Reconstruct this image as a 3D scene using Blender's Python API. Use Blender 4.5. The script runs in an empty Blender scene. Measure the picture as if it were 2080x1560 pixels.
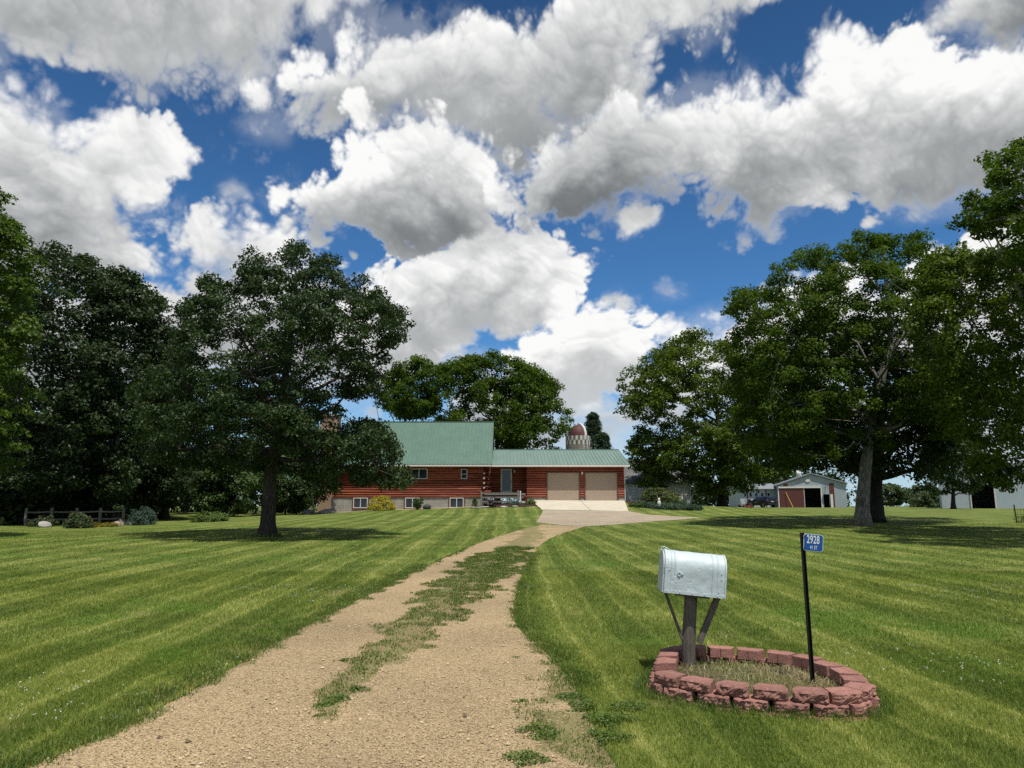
import bpy, bmesh, math, random
import numpy as np
from mathutils import Vector, Matrix, Euler, noise as mnoise

S = bpy.context.scene
COL = S.collection
R = math.radians
random.seed(7)
rng = np.random.default_rng(7)

# ------------------------------------------------------------------ camera
F_PX, CX, CY, HOR = 1500.0, 1040.0, 780.0, 1028.0     # focal length, centre and horizon row of the 2080 px wide frame
PITCH = math.atan((HOR - CY) / F_PX)
CAM_Z = 1.6
cam_data = bpy.data.cameras.new('camera')
cam_data.sensor_width = 36.0
cam_data.lens = 36.0 * F_PX / 2080.0
cam_data.clip_start = 0.05
cam_data.clip_end = 6000
cam = bpy.data.objects.new('camera', cam_data)
cam.location = (0, 0, CAM_Z)
cam.rotation_euler = (R(90) + PITCH, 0, 0)
COL.objects.link(cam)
S.camera = cam

# ------------------------------------------------------------------ render / view
S.render.engine = 'CYCLES'
S.view_settings.view_transform = 'Standard'
S.view_settings.look = 'None'
S.view_settings.gamma = 1.0
S.view_settings.exposure = 0.0
try:
    S.cycles.use_denoising = False
    S.cycles.max_bounces = 6
    S.cycles.diffuse_bounces = 3
    S.cycles.glossy_bounces = 2
    S.cycles.transmission_bounces = 3
    S.cycles.transparent_max_bounces = 6
    S.cycles.sample_clamp_indirect = 6.0
except Exception:
    pass

def ray(px, py):
    """direction of a picture pixel (2080x1560 frame) in the world, y = 1"""
    c, s = math.cos(PITCH), math.sin(PITCH)
    u, v = (px - CX) / F_PX, (CY - py) / F_PX
    d = Vector((u, c - v * s, s + v * c))
    return d / d.y

def at(px, py, Y):
    d = ray(px, py)
    return Vector((d.x * Y, Y, CAM_Z + d.z * Y))

def azel(px, py):
    d = ray(px, py).normalized()
    return math.atan2(d.x, d.y), math.asin(d.z)

# ------------------------------------------------------------------ node helper
class NT:
    """tiny helper to write node trees as expressions"""
    def __init__(self, nt):
        self.nt = nt
        self.l = nt.links
    def new(self, t, **kw):
        n = self.nt.nodes.new(t)
        for k, v in kw.items():
            setattr(n, k, v)
        return n
    def put(self, sock, v):
        if v is None:
            return
        if isinstance(v, bpy.types.NodeSocket):
            self.l.new(v, sock)
        else:
            if sock.type == 'RGBA' and hasattr(v, '__len__') and len(v) == 3:
                v = (*v, 1.0)
            sock.default_value = v
    def m(self, op, a, b=None, c=None, clamp=False):
        n = self.new('ShaderNodeMath', operation=op, use_clamp=clamp)
        for i, v in enumerate((a, b, c)):
            self.put(n.inputs[i], v)
        return n.outputs[0]
    def vm(self, op, a, b=None, scale=None):
        n = self.new('ShaderNodeVectorMath', operation=op)
        self.put(n.inputs[0], a)
        if b is not None:
            self.put(n.inputs[1], b)
        if scale is not None:
            self.put(n.inputs['Scale'], scale)
        return n.outputs[0] if op not in ('LENGTH', 'DOT_PRODUCT', 'DISTANCE') else n.outputs['Value']
    def xyz(self, x, y, z):
        n = self.new('ShaderNodeCombineXYZ')
        for i, v in enumerate((x, y, z)):
            self.put(n.inputs[i], v)
        return n.outputs[0]
    def sep(self, v):
        n = self.new('ShaderNodeSeparateXYZ')
        self.l.new(v, n.inputs[0])
        return n.outputs
    def noise(self, vec, scale=5, detail=4, rough=.5, lac=2.0, dist=0.0, dim='3D', w=None, kind='FBM', norm=True):
        n = self.new('ShaderNodeTexNoise', noise_dimensions=dim)
        n.noise_type = kind
        n.normalize = norm
        if vec is not None:
            self.put(n.inputs['Vector'], vec)
        for k, v in (('Scale', scale), ('Detail', detail), ('Roughness', rough), ('Lacunarity', lac), ('Distortion', dist)):
            self.put(n.inputs[k], v)
        if w is not None:
            self.put(n.inputs['W'], w)
        return n.outputs[0], n.outputs[1]
    def voro(self, vec, scale=5, feature='F1', rand=1.0, detail=0.0, smooth=None, dim='3D', metric='EUCLIDEAN', rough=.5):
        n = self.new('ShaderNodeTexVoronoi', voronoi_dimensions=dim, feature=feature)
        if feature != 'DISTANCE_TO_EDGE':
            n.distance = metric
        if vec is not None:
            self.put(n.inputs['Vector'], vec)
        self.put(n.inputs['Scale'], scale)
        self.put(n.inputs['Randomness'], rand)
        self.put(n.inputs['Detail'], detail)
        self.put(n.inputs['Roughness'], rough)
        if smooth is not None:
            self.put(n.inputs['Smoothness'], smooth)
        return n.outputs
    def ramp(self, fac, stops, interp='LINEAR'):
        n = self.new('ShaderNodeValToRGB')
        cr = n.color_ramp
        cr.interpolation = interp
        while len(cr.elements) < len(stops):
            cr.elements.new(0.5)
        for e, (p, c) in zip(cr.elements, stops):
            e.position = p
            if not hasattr(c, '__len__'):
                c = (c, c, c)
            e.color = (*c[:3], 1)
        self.put(n.inputs[0], fac)
        return n.outputs[0]
    def mix(self, fac, a, b, mode='MIX'):
        n = self.new('ShaderNodeMix', data_type='RGBA', blend_type=mode)
        n.clamp_factor = True
        self.put(n.inputs[0], fac)
        self.put(n.inputs[6], a)
        self.put(n.inputs[7], b)
        return n.outputs[2]
    def mr(self, v, a, b, c=0.0, d=1.0, kind='LINEAR'):
        n = self.new('ShaderNodeMapRange', interpolation_type=kind)
        for i, x in enumerate((v, a, b, c, d)):
            self.put(n.inputs[i], x)
        return n.outputs[0]
    def bump(self, h, strength=.3, dist=.02, normal=None):
        n = self.new('ShaderNodeBump')
        self.put(n.inputs['Strength'], strength)
        self.put(n.inputs['Distance'], dist)
        self.put(n.inputs['Height'], h)
        if normal is not None:
            self.l.new(normal, n.inputs['Normal'])
        return n.outputs[0]

# ------------------------------------------------------------------ sun and sky
SUN_VEC = Vector((0.17, -0.34, 1.0)).normalized()       # towards the sun: high, behind the camera, a little to the right
SUN_EL = math.asin(SUN_VEC.z)
SUN_AZ = math.atan2(SUN_VEC.x, SUN_VEC.y)
sun = bpy.data.lights.new('sun', 'SUN')
sun.energy = 5.0
sun.angle = R(0.53)
sun.color = (1.0, 0.955, 0.87)
sun_o = bpy.data.objects.new('sun', sun)
sun_o.rotation_euler = (-SUN_VEC).to_track_quat('-Z', 'Y').to_euler()
sun_o.location = (20, -40, 120)
COL.objects.link(sun_o)

SKY_STRENGTH = 0.1
world = bpy.data.worlds.new('World')
S.world = world
world.use_nodes = True
wn = NT(world.node_tree)
world.node_tree.nodes.clear()

# ------------------------------------------------------------------ clouds
# Each cloud is an outline in the sky with a softness, a grey base and its own billows; they are worked out on a grid of
# sky directions (azimuth x elevation) and laid over the Sky Texture.  Outlines are noted as positions in the 2080 px frame.
SKY_SEED = 5
CW, CH, AZ_SPAN, EL_SPAN = 1700, 1020, R(100), R(60)
#   outline, edge softness px, raggedness px, base grey 0..1, overall tone, where the base starts 0..1
CLOUDS = [
    ([(-400,600),(300,600),(420,560),(560,545),(690,540),(800,560),(900,640),(960,700),(1000,760),(900,800),(600,830),(-400,900)], 34, 40, .18, .86, .5),
    ([(900,760),(1010,730),(1120,740),(1170,770),(1160,800),(1260,790),(1330,760),(1700,740),(2300,720),(2300,960),(900,960)], 46, 30, .12, .83, .3),
    ([(1340,690),(1400,650),(1470,632),(1530,590),(1590,565),(1680,560),(1800,600),(1900,520),(1950,478),(2030,440),(2300,420),(2300,760),(1340,790)], 16, 26, .22, .97, .35),
    ([(-400,-300),(300,-300),(500,-260),(700,-120),(800,-20),(770,40),(700,80),(620,130),(560,185),(470,222),(395,196),(340,186),(285,212),(225,205),(180,176),(95,182),(-400,214)], 60, 52, .12, .93, .5),
    ([(-400,190),(40,178),(110,215),(150,262),(205,243),(272,238),(300,262),(352,300),(392,326),(376,352),(345,372),(378,402),(345,436),(300,446),(255,452),(268,476),(296,500),(330,556),(300,580),(250,600),(-400,640)], 26, 34, .24, .93, .5),
    ([(322,462),(360,444),(420,436),(480,440),(520,462),(560,462),(640,498),(700,540),(690,580),(560,600),(430,575),(380,545),(330,500)], 30, 30, .20, .93, .5),
    ([(690,600),(720,560),(770,526),(850,512),(950,488),(1030,462),(1090,490),(1130,516),(1174,540),(1178,566),(1130,584),(1190,606),(1150,636),(1090,668),(1010,700),(930,690),(880,664),(850,690),(880,720),(820,770),(690,760)], 15, 30, .26, .98, .40),
    ([(1030,730),(1090,700),(1150,668),(1200,640),(1240,630),(1290,640),(1330,652),(1352,668),(1340,700),(1310,735),(1268,760),(1200,790),(1100,800),(1040,780)], 13, 24, .20, 1.0, .45),
    ([(560,176),(620,140),(690,100),(760,46),(830,24),(900,18),(990,32),(1060,20),(1150,-40),(1300,-200),(1640,-200),(1570,-10),(1530,36),(1470,62),(1425,92),(1385,132),(1362,180),(1400,236),(1330,300),(1200,300),(1090,300),(1040,322),(960,290),(860,262),(780,262),(700,262),(645,240),(600,196)], 24, 34, .22, .95, .35),
    ([(528,398),(560,374),(610,362),(668,340),(700,306),(724,262),(790,250),(860,232),(930,246),(1000,270),(1032,320),(1034,380),(1058,430),(1040,462),(980,492),(900,512),(820,506),(740,496),(650,470),(575,440)], 14, 30, .34, 1.0, .45),
    ([(1044,440),(1046,380),(1066,338),(1100,296),(1160,256),(1220,226),(1270,196),(1320,210),(1380,184),(1440,158),(1500,136),(1560,162),(1630,178),(1668,140),(1690,84),(1740,66),(1800,92),(1850,74),(1900,100),(1960,108),(2040,84),(2300,80),(2300,420),(2000,424),(1900,426),(1810,436),(1740,430),(1690,448),(1640,442),(1600,462),(1545,488),(1508,468),(1490,440),(1450,442),(1430,420),(1390,400),(1350,420),(1290,436),(1210,456),(1120,466),(1066,462)], 18, 30, .34, 1.0, .50),
    ([(1840,70),(1880,20),(1960,-60),(2300,-160),(2300,104),(2120,96),(2000,92),(1900,92)], 40, 26, .46, .92, .25),
    ([(488,250),(520,222),(560,228),(584,252),(572,276),(530,270)], 26, 18, .1, .80, .6),
    ([(1216,236),(1230,206),(1258,188),(1290,206),(1300,232),(1262,240)], 13, 12, .18, 1.05, .6),
    ([(1236,606),(1262,590),(1290,606),(1270,618)], 18, 14, .0, .80, .8),
    ([(1340,590),(1360,580),(1380,592),(1360,600)], 18, 12, .0, .75, .8),
    ([(458,386),(474,378),(492,386),(474,394)], 16, 10, .0, .72, .8),
    ([(1280,452),(1330,428),(1320,448),(1262,468)], 18, 14, .05, .95, .8),
]
#   extra grey patches (px, py, rx, ry, amount): the deep undersides of the big clouds, and the sunlit heads (-)
SKY_DARK = [(1170, 400, 190, 85, .22), (1310, 330, 170, 100, .15), (1235, 260, 110, 60, .14), (890, 470, 150, 46, .17), (770, 225, 120, 45, .14), (1900, 385, 260, 45, .10),
            (50, 70, 120, 70, .10), (270, 168, 110, 30, .07), (210, 205, 90, 26, .04), (2020, 50, 130, 50, .10), (960, 300, 120, 50, .08), (1560, 380, 150, 60, .08), (1250, 120, 200, 90, .05),
            (720, 300, 90, 60, -.06), (980, 350, 50, 50, -.08), (1660, 300, 200, 80, -.07), (1960, 160, 160, 50, -.06), (640, 150, 90, 40, -.05)]

def make_clouds():
    g = np.random.default_rng(SKY_SEED)
    N = 2048
    def spec(beta, lo, hi):
        f = np.fft.fftfreq(N)[:, None], np.fft.rfftfreq(N)[None, :]
        k = np.sqrt(f[0] ** 2 + f[1] ** 2) * N
        k[0, 0] = 1
        amp = k ** (-beta) * (k >= lo) * (k <= hi)
        a = np.fft.irfft2(amp * np.exp(1j * g.uniform(0, 2 * np.pi, k.shape)), s=(N, N))
        return ((a - a.mean()) / a.std()).astype(np.float32)
    def samp(t, u, v):
        u = (u % 1) * N; v = (v % 1) * N
        i, j = np.floor(u).astype(np.int32), np.floor(v).astype(np.int32)
        a, b = (u - i).astype(np.float32), (v - j).astype(np.float32)
        i0, i1, j0, j1 = i % N, (i + 1) % N, j % N, (j + 1) % N
        return (t[j0, i0] * (1 - a) + t[j0, i1] * a) * (1 - b) + (t[j1, i0] * (1 - a) + t[j1, i1] * a) * b
    def billow(bands):
        out = np.zeros((N, N), np.float32)
        for lo, hi, w in bands:
            out += w * np.abs(spec(.6, lo, hi))
        return (out - out.mean()) / out.std()
    # heads of the clouds: rounded lumps at several sizes, and wispy shreds
    big = billow(((16, 30, 1.0), (30, 60, .62), (60, 120, .38), (120, 240, .22), (240, 480, .13), (480, 900, .07)))
    soft_b = billow(((16, 30, 1.0), (30, 60, .55), (60, 120, .24), (120, 240, .08)))
    fbm = spec(1.55, 10, 900)
    slow = spec(1.9, 5, 60)
    az = ((np.arange(CW) + .5) / CW - .5)[None, :] * AZ_SPAN
    el = ((np.arange(CH) + .5) / CH)[:, None] * EL_SPAN
    az, el = np.broadcast_to(az, (CH, CW)), np.broadcast_to(el, (CH, CW))
    d = np.stack([np.sin(az) * np.cos(el), np.cos(az) * np.cos(el), np.sin(el)])
    c, s = math.cos(PITCH), math.sin(PITCH)
    fw, upv = d[1] * c + d[2] * s, d[2] * c - d[1] * s
    X, Y = (CX + F_PX * d[0] / fw).astype(np.float32), (CY - F_PX * upv / fw).astype(np.float32)
    def sst(x, lo, hi):
        t = np.clip((x - lo) / (hi - lo), 0, 1)
        return t * t * (3 - 2 * t)
    def dist_in(poly, Xs, Ys):
        """distance to the outline, positive inside, on a coarse grid"""
        P = np.stack([Xs.ravel(), Ys.ravel()], 1)
        best = np.full(len(P), 1e9, np.float32)
        ins = np.zeros(len(P), bool)
        for i in range(len(poly)):
            a = np.array(poly[i], np.float32); b = np.array(poly[(i + 1) % len(poly)], np.float32)
            e = b - a
            t = np.clip(((P - a) @ e) / (e @ e + 1e-9), 0, 1)
            best = np.minimum(best, np.hypot(*(P - a - t[:, None] * e).T))
            cr = ((a[1] > P[:, 1]) != (b[1] > P[:, 1])) & (P[:, 0] < (b[0] - a[0]) * (P[:, 1] - a[1]) / (b[1] - a[1] + 1e-9) + a[0])
            ins ^= cr
        return np.where(ins, best, -best).reshape(Xs.shape)
    K = 4
    Xc, Yc = X[K // 2::K, K // 2::K], Y[K // 2::K, K // 2::K]
    def up(a):
        iy = np.clip((np.arange(CH) - K // 2) / K, 0, a.shape[0] - 1.001); ix = np.clip((np.arange(CW) - K // 2) / K, 0, a.shape[1] - 1.001)
        y0, x0 = iy.astype(int), ix.astype(int)
        fy, fx = (iy - y0)[:, None].astype(np.float32), (ix - x0)[None, :].astype(np.float32)
        r0 = a[y0][:, x0] * (1 - fx) + a[y0][:, x0 + 1] * fx
        r1 = a[y0 + 1][:, x0] * (1 - fx) + a[y0 + 1][:, x0 + 1] * fx
        return r0 * (1 - fy) + r1 * fy
    dark = np.zeros((CH, CW), np.float32)
    for px, py, rx, ry, amp in SKY_DARK:
        r = ((X - px) / rx) ** 2 + ((Y - py) / ry) ** 2
        dark += amp * np.exp(-r)
    lum = np.full((CH, CW), .9, np.float32)
    alpha = np.zeros((CH, CW), np.float32)
    u0, v0 = az * .37, .46 * np.log(el + .75)
    for ci, (poly, soft, rag, base, tone, b0) in enumerate(CLOUDS):
        ou, ov = g.random(), g.random()
        u, v = u0 + ou, v0 + ov
        w1 = samp(slow, u, v); w2 = samp(slow, u + .37, v + .21)
        bl = samp(big, u + .0022 * w1, v + .0022 * w2)
        fb = samp(fbm, u + .003 * w2, v + .003 * w1)
        sdc = dist_in(poly, Xc, Yc)
        sd0 = up(sdc)
        near = np.exp(-np.maximum(sd0, 0) / 110)
        h = sd0 + 21 + rag * (.55 * bl + .42 * fb + .45 * w1)
        a = sst(h, 0, soft * (1.0 + .5 * np.clip(w2, -1, 1.6)) * (2.3 + 1.3 * np.clip((Y - np.mean([p[1] for p in poly])) / 120, 0, 1.5)))
        # how far down inside the cloud: 0 at its head, 1 at its base, column by column
        ins = (sdc > 0)
        top = np.zeros_like(sdc); bot = np.zeros_like(sdc)
        acc = np.zeros(sdc.shape[1])
        for r in range(sdc.shape[0] - 1, -1, -1):
            acc = np.where(ins[r], acc + 1, acc * .6); top[r] = acc
        acc = np.zeros(sdc.shape[1])
        for r in range(sdc.shape[0]):
            acc = np.where(ins[r], acc + 1, acc * .6); bot[r] = acc
        pos = top / (top + bot + 1e-6)
        ker = np.ones(41) / 41
        pos = np.apply_along_axis(lambda m: np.convolve(np.pad(m, 20, 'edge'), ker, 'valid'), 1, pos)
        pos = up(pos.astype(np.float32)) + .10 * w1 - .05 * bl
        # lumps lit from above: slope of the billowed surface
        bs = samp(soft_b, u + .0022 * w1, v + .0022 * w2)
        gy = np.zeros_like(bs); gy[2:-2] = (bs[4:] - bs[:-4])
        gx_ = np.zeros_like(bs); gx_[:, 2:-2] = (bs[:, 4:] - bs[:, :-4])
        lit = np.tanh(-(gy * .9 + gx_ * .35) * 2.4)
        shade = .86 * base * sst(pos, b0 - .2, 1.05)
        l = tone - .02 - shade + .030 * lit * (1 - .8 * sst(pos, .35, .95)) + .016 * bl * (1 - .6 * sst(pos, .4, 1)) + .05 * near * (1 - sst(pos, .45, .9)) - .10 * sst(sd0, 20, 150) + .022 * w2
        l = l - dark
        l = l + .05 * (1 - a)
        veil = .22 * sst(sd0 + rag * (1.1 * fb + .9 * w2), -26, 60)     # thin shreds round the edges
        a = np.maximum(a, veil * sst(sd0, -40, 10))
        lum = lum * (1 - a) + l * a
        alpha = alpha + a - alpha * a
    lum = np.where(lum < .62, .62 - .16 * np.tanh((.62 - lum) / .16), lum)
    lum = np.clip(lum, .46, 1.0)
    val = lum ** 2.3
    k = np.clip((lum - .48) / .5, 0, 1)
    img = np.empty((CH, CW, 4), np.float32)
    img[..., 0] = val * (.90 + .10 * k)
    img[..., 1] = val * (.965 + .035 * k)
    img[..., 2] = val * (1.0 - .01 * k)
    img[..., 3] = alpha
    return img

def build_sky():
    n = wn
    img = bpy.data.images.new('cloud_cover', CW, CH, alpha=True, float_buffer=True)
    img.colorspace_settings.name = 'Non-Color'
    img.alpha_mode = 'CHANNEL_PACKED'
    img.pixels.foreach_set(make_clouds().ravel())
    img.update()
    img.pack()
    tc = n.new('ShaderNodeTexCoord').outputs['Generated']
    x, y, z = n.sep(tc)
    az = n.m('ARCTAN2', x, y)
    el = n.m('ARCSINE', n.m('MINIMUM', n.m('MAXIMUM', z, 0.004), 1.0))
    uv = n.xyz(n.m('MULTIPLY_ADD', az, 1 / AZ_SPAN, .5), n.m('MULTIPLY', el, 1 / EL_SPAN), 0.0)
    it = n.new('ShaderNodeTexImage', interpolation='Cubic', extension='MIRROR')
    it.image = img
    n.l.new(uv, it.inputs[0])
    sky = n.new('ShaderNodeTexSky', sky_type='NISHITA')
    sky.sun_disc = False
    sky.sun_elevation = SUN_EL
    sky.sun_rotation = SUN_AZ
    sky.altitude = 300
    sky.air_density = 1.0
    sky.dust_density = .35
    sky.ozone_density = 2.5
    blue = n.mix(1.0, sky.outputs[0], SKY_TINT, 'MULTIPLY')
    blue = n.mix(1.0, blue, n.ramp(n.m('DIVIDE', el, 1.2), [(.12, 1.12), (.30, .95), (.55, .66)]), 'MULTIPLY')
    ccol = n.vm('SCALE', it.outputs[0], scale=.97 / SKY_STRENGTH)
    out = n.mix(it.outputs[1], blue, ccol)
    hz = n.mr(el, 0.0, .20, .62, 0, 'SMOOTHSTEP')
    out = n.mix(hz, out, tuple(v / SKY_STRENGTH for v in (.60, .71, .81)))
    bg = n.new('ShaderNodeBackground')
    bg.inputs['Strength'].default_value = SKY_STRENGTH
    n.l.new(out, bg.inputs[0])
    o = n.new('ShaderNodeOutputWorld')
    n.l.new(bg.outputs[0], o.inputs[0])

SKY_TINT = (.42, .80, 1.10)
build_sky()

# ------------------------------------------------------------------ terrain
def _ss(t):
    t = np.clip(t, 0, 1)
    return t * t * (3 - 2 * t)

def ground_z(x, y):
    x = np.asarray(x, float); y = np.asarray(y, float)
    base = np.interp(y, [-40, 0, 60, 70, 90, 113, 160, 400, 3000], [-.72, 0, 1.08, 1.2, 1.31, 1.40, 1.46, 1.5, 1.5])
    # the pad the house stands on, falling away to both sides
    lat = np.interp(x, [-22, -15.4, -2.7, 2.0, 10.0, 13.0, 17.0, 24.0, 34.0], [0.0, 0.0, .46, .93, .93, .62, .45, .20, 0.0])
    ramp = np.clip((y - 42) / 20.3, 0, 1) ** 2.3
    fall = 1 - _ss((y - 78) / 30)
    dip = -.36 * _ss((-x - 10) / 14) * _ss((y - 22) / 18) * (1 - _ss((y - 70) / 60))
    rip = .02 * np.sin(x * .43 + 1.3) * np.sin(y * .31 + .4) * _ss((np.hypot(x, y) - 12) / 20)
    return base + lat * ramp * fall + dip + rip

def gz(x, y):
    return float(ground_z(x, y))

def gp(px, py, lift=0.0):
    """where the line of sight through a frame position meets the ground"""
    d = ray(px, py)
    lo, hi = 1.0, None
    Y = 1.0
    while Y < 400:
        if CAM_Z + d.z * Y < gz(d.x * Y, Y) + lift:
            hi = Y
            break
        lo = Y
        Y *= 1.03
    if hi is None:
        hi = 400
    for _ in range(30):
        m = .5 * (lo + hi)
        if CAM_Z + d.z * m < gz(d.x * m, m) + lift:
            hi = m
        else:
            lo = m
    return Vector((d.x * hi, hi, gz(d.x * hi, hi)))

def on(px, Y):
    """ground point in the column px of the frame at distance Y"""
    x = (px - CX) / F_PX * Y / (math.cos(PITCH)) * 1.0
    d = ray(px, HOR)
    x = d.x * Y
    return Vector((x, Y, gz(x, Y)))

# ------------------------------------------------------------------ objects
def tag(o, label=None, cat=None, group=None, kind=None):
    if label: o['label'] = label
    if cat: o['category'] = cat
    if group: o['group'] = group
    if kind: o['kind'] = kind
    return o

def empty(name, loc=(0, 0, 0), rz=0.0, label=None, cat=None, group=None):
    o = bpy.data.objects.new(name, None)
    o.empty_display_size = .2
    o.location = loc
    o.rotation_euler = (0, 0, rz)
    COL.objects.link(o)
    return tag(o, label, cat, group)

def link(name, me, mat=None, parent=None, smooth=False):
    o = bpy.data.objects.new(name, me)
    if mat is not None and not me.materials:
        me.materials.append(mat)
    COL.objects.link(o)
    if parent is not None:
        o.parent = parent
    if smooth:
        me.polygons.foreach_set('use_smooth', np.ones(len(me.polygons), bool))
    return o

def np_mesh(name, verts, quads=None, tris=None, smooth=False):
    """mesh from arrays; quads (n,4), tris (m,3)"""
    me = bpy.data.meshes.new(name)
    verts = np.asarray(verts, np.float32)
    me.vertices.add(len(verts))
    me.vertices.foreach_set('co', verts.ravel())
    loops, starts, n = [], [], 0
    for f, k in ((quads, 4), (tris, 3)):
        if f is None or not len(f):
            continue
        f = np.asarray(f, np.int32)
        loops.append(f.ravel())
        starts.append(n + np.arange(len(f), dtype=np.int32) * k)
        n += len(f) * k
    lv, st = np.concatenate(loops), np.concatenate(starts)
    me.loops.add(len(lv))
    me.loops.foreach_set('vertex_index', lv)
    me.polygons.add(len(st))
    me.polygons.foreach_set('loop_start', st)
    if smooth:
        me.polygons.foreach_set('use_smooth', np.ones(len(st), bool))
    me.update(calc_edges=True)
    return me

class MB:
    """collects simple solids into one mesh; coordinates are local to the thing"""
    def __init__(self):
        self.v, self.f = [], []
    def add(self, vs, fs):
        b = len(self.v)
        self.v += [tuple(v) for v in vs]
        self.f += [tuple(i + b for i in f) for f in fs]
        return self
    def box(self, c, s, rot=None, taper=1.0):
        hx, hy, hz = s[0] / 2, s[1] / 2, s[2] / 2
        vs = []
        for sz in (-1, 1):
            k = taper if sz > 0 else 1.0
            for sx, sy in ((-1, -1), (1, -1), (1, 1), (-1, 1)):
                p = Vector((sx * hx * k, sy * hy * k, sz * hz))
                if rot is not None:
                    p = rot @ p
                vs.append(p + Vector(c))
        return self.add(vs, [(3, 2, 1, 0), (4, 5, 6, 7), (0, 1, 5, 4), (1, 2, 6, 5), (2, 3, 7, 6), (3, 0, 4, 7)])
    def span(self, x0, x1, y0, y1, z0, z1):
        return self.box(((x0 + x1) / 2, (y0 + y1) / 2, (z0 + z1) / 2), (x1 - x0, y1 - y0, z1 - z0))
    def bar(self, a, b, w, h=None, up=(0, 0, 1)):
        """square bar from a to b"""
        a, b = Vector(a), Vector(b)
        d = b - a
        z = d.normalized()
        u = Vector(up)
        if abs(u.dot(z)) > .98:
            u = Vector((1, 0, 0))
        x = u.cross(z).normalized()
        y = z.cross(x)
        rot = Matrix((x, y, z)).transposed()
        return self.box((a + b) / 2, (w, h or w, d.length), rot)
    def tube(self, pts, rad, n=8, caps=True, wob=0.0):
        pts = [Vector(p) for p in pts]
        if not hasattr(rad, '__len__'):
            rad = [rad] * len(pts)
        vs, fs = [], []
        x = None
        for i, p in enumerate(pts):
            t = (pts[min(i + 1, len(pts) - 1)] - pts[max(i - 1, 0)]).normalized()
            if x is None:
                x = t.orthogonal().normalized()
            x = (x - t * x.dot(t))
            x = x.normalized() if x.length > 1e-5 else t.orthogonal().normalized()
            y = t.cross(x)
            for k in range(n):
                a = 2 * math.pi * k / n
                r = rad[i] * (1 + wob * (random.random() - .5))
                vs.append(p + (x * math.cos(a) + y * math.sin(a)) * r)
        for i in range(len(pts) - 1):
            for k in range(n):
                a, b = i * n + k, i * n + (k + 1) % n
                fs.append((a, b, b + n, a + n))
        if caps:
            fs.append(tuple(reversed(range(n))))
            fs.append(tuple((len(pts) - 1) * n + k for k in range(n)))
        return self.add(vs, fs)
    def lathe(self, prof, n=24, c=(0, 0, 0), cap=True):
        vs, fs = [], []
        for r, z in prof:
            for k in range(n):
                a = 2 * math.pi * k / n
                vs.append((c[0] + r * math.cos(a), c[1] + r * math.sin(a), c[2] + z))
        for i in range(len(prof) - 1):
            for k in range(n):
                a, b = i * n + k, i * n + (k + 1) % n
                fs.append((a, b, b + n, a + n))
        if cap:
            fs.append(tuple(reversed(range(n))))
            fs.append(tuple((len(prof) - 1) * n + k for k in range(n)))
        return self.add(vs, fs)
    def prism(self, poly, axis, a, b):
        """polygon (2D) pulled along an axis: 'x' -> poly is (y,z); 'y' -> (x,z); 'z' -> (x,y)"""
        n = len(poly)
        def p(q, t):
            return {'x': (t, q[0], q[1]), 'y': (q[0], t, q[1]), 'z': (q[0], q[1], t)}[axis]
        vs = [p(q, a) for q in poly] + [p(q, b) for q in poly]
        fs = [tuple(range(n)), tuple(reversed(range(n, 2 * n)))]
        for k in range(n):
            fs.append(((k + 1) % n, k, k + n, (k + 1) % n + n))
        return self.add(vs, fs)
    def mesh(self, name, bevel=0.0, seg=2, smooth=False):
        me = bpy.data.meshes.new(name)
        me.from_pydata([tuple(v) for v in self.v], [], self.f)
        bm = bmesh.new()
        bm.from_mesh(me)
        bmesh.ops.recalc_face_normals(bm, faces=bm.faces)
        if bevel:
            es = [e for e in bm.edges if len(e.link_faces) == 2 and e.calc_face_angle(0) > .6]
            bmesh.ops.bevel(bm, geom=es, offset=bevel, segments=seg, affect='EDGES', clamp_overlap=True)
        bm.to_mesh(me)
        bm.free()
        if smooth:
            me.polygons.foreach_set('use_smooth', np.ones(len(me.polygons), bool))
        return me
    def build(self, name, mat, parent=None, bevel=0.0, smooth=False):
        return link(name, self.mesh(name, bevel, smooth=smooth), mat, parent)

def copy_tree(o, parent=None):
    c = o.copy()
    COL.objects.link(c)
    c.parent = parent
    for ch in list(o.children):
        copy_tree(ch, c)
    return c

# ------------------------------------------------------------------ materials
MATS = {}
def mat(name, fn):
    m = bpy.data.materials.new(name)
    m.use_nodes = True
    m.node_tree.nodes.clear()
    t = NT(m.node_tree)
    sh = fn(t)
    out = t.new('ShaderNodeOutputMaterial')
    t.l.new(sh, out.inputs[0])
    MATS[name] = m
    return m

def pbr(t, col, rough=.6, metal=0.0, normal=None, spec=.5):
    p = t.new('ShaderNodeBsdfPrincipled')
    t.put(p.inputs['Base Color'], col)
    t.put(p.inputs['Roughness'], rough)
    t.put(p.inputs['Metallic'], metal)
    t.put(p.inputs['Specular IOR Level'], spec)
    if normal is not None:
        t.l.new(normal, p.inputs['Normal'])
    return p.outputs[0]

def objc(t):
    return t.new('ShaderNodeTexCoord').outputs['Object']

def wpos(t):
    return t.new('ShaderNodeNewGeometry').outputs['Position']

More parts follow.
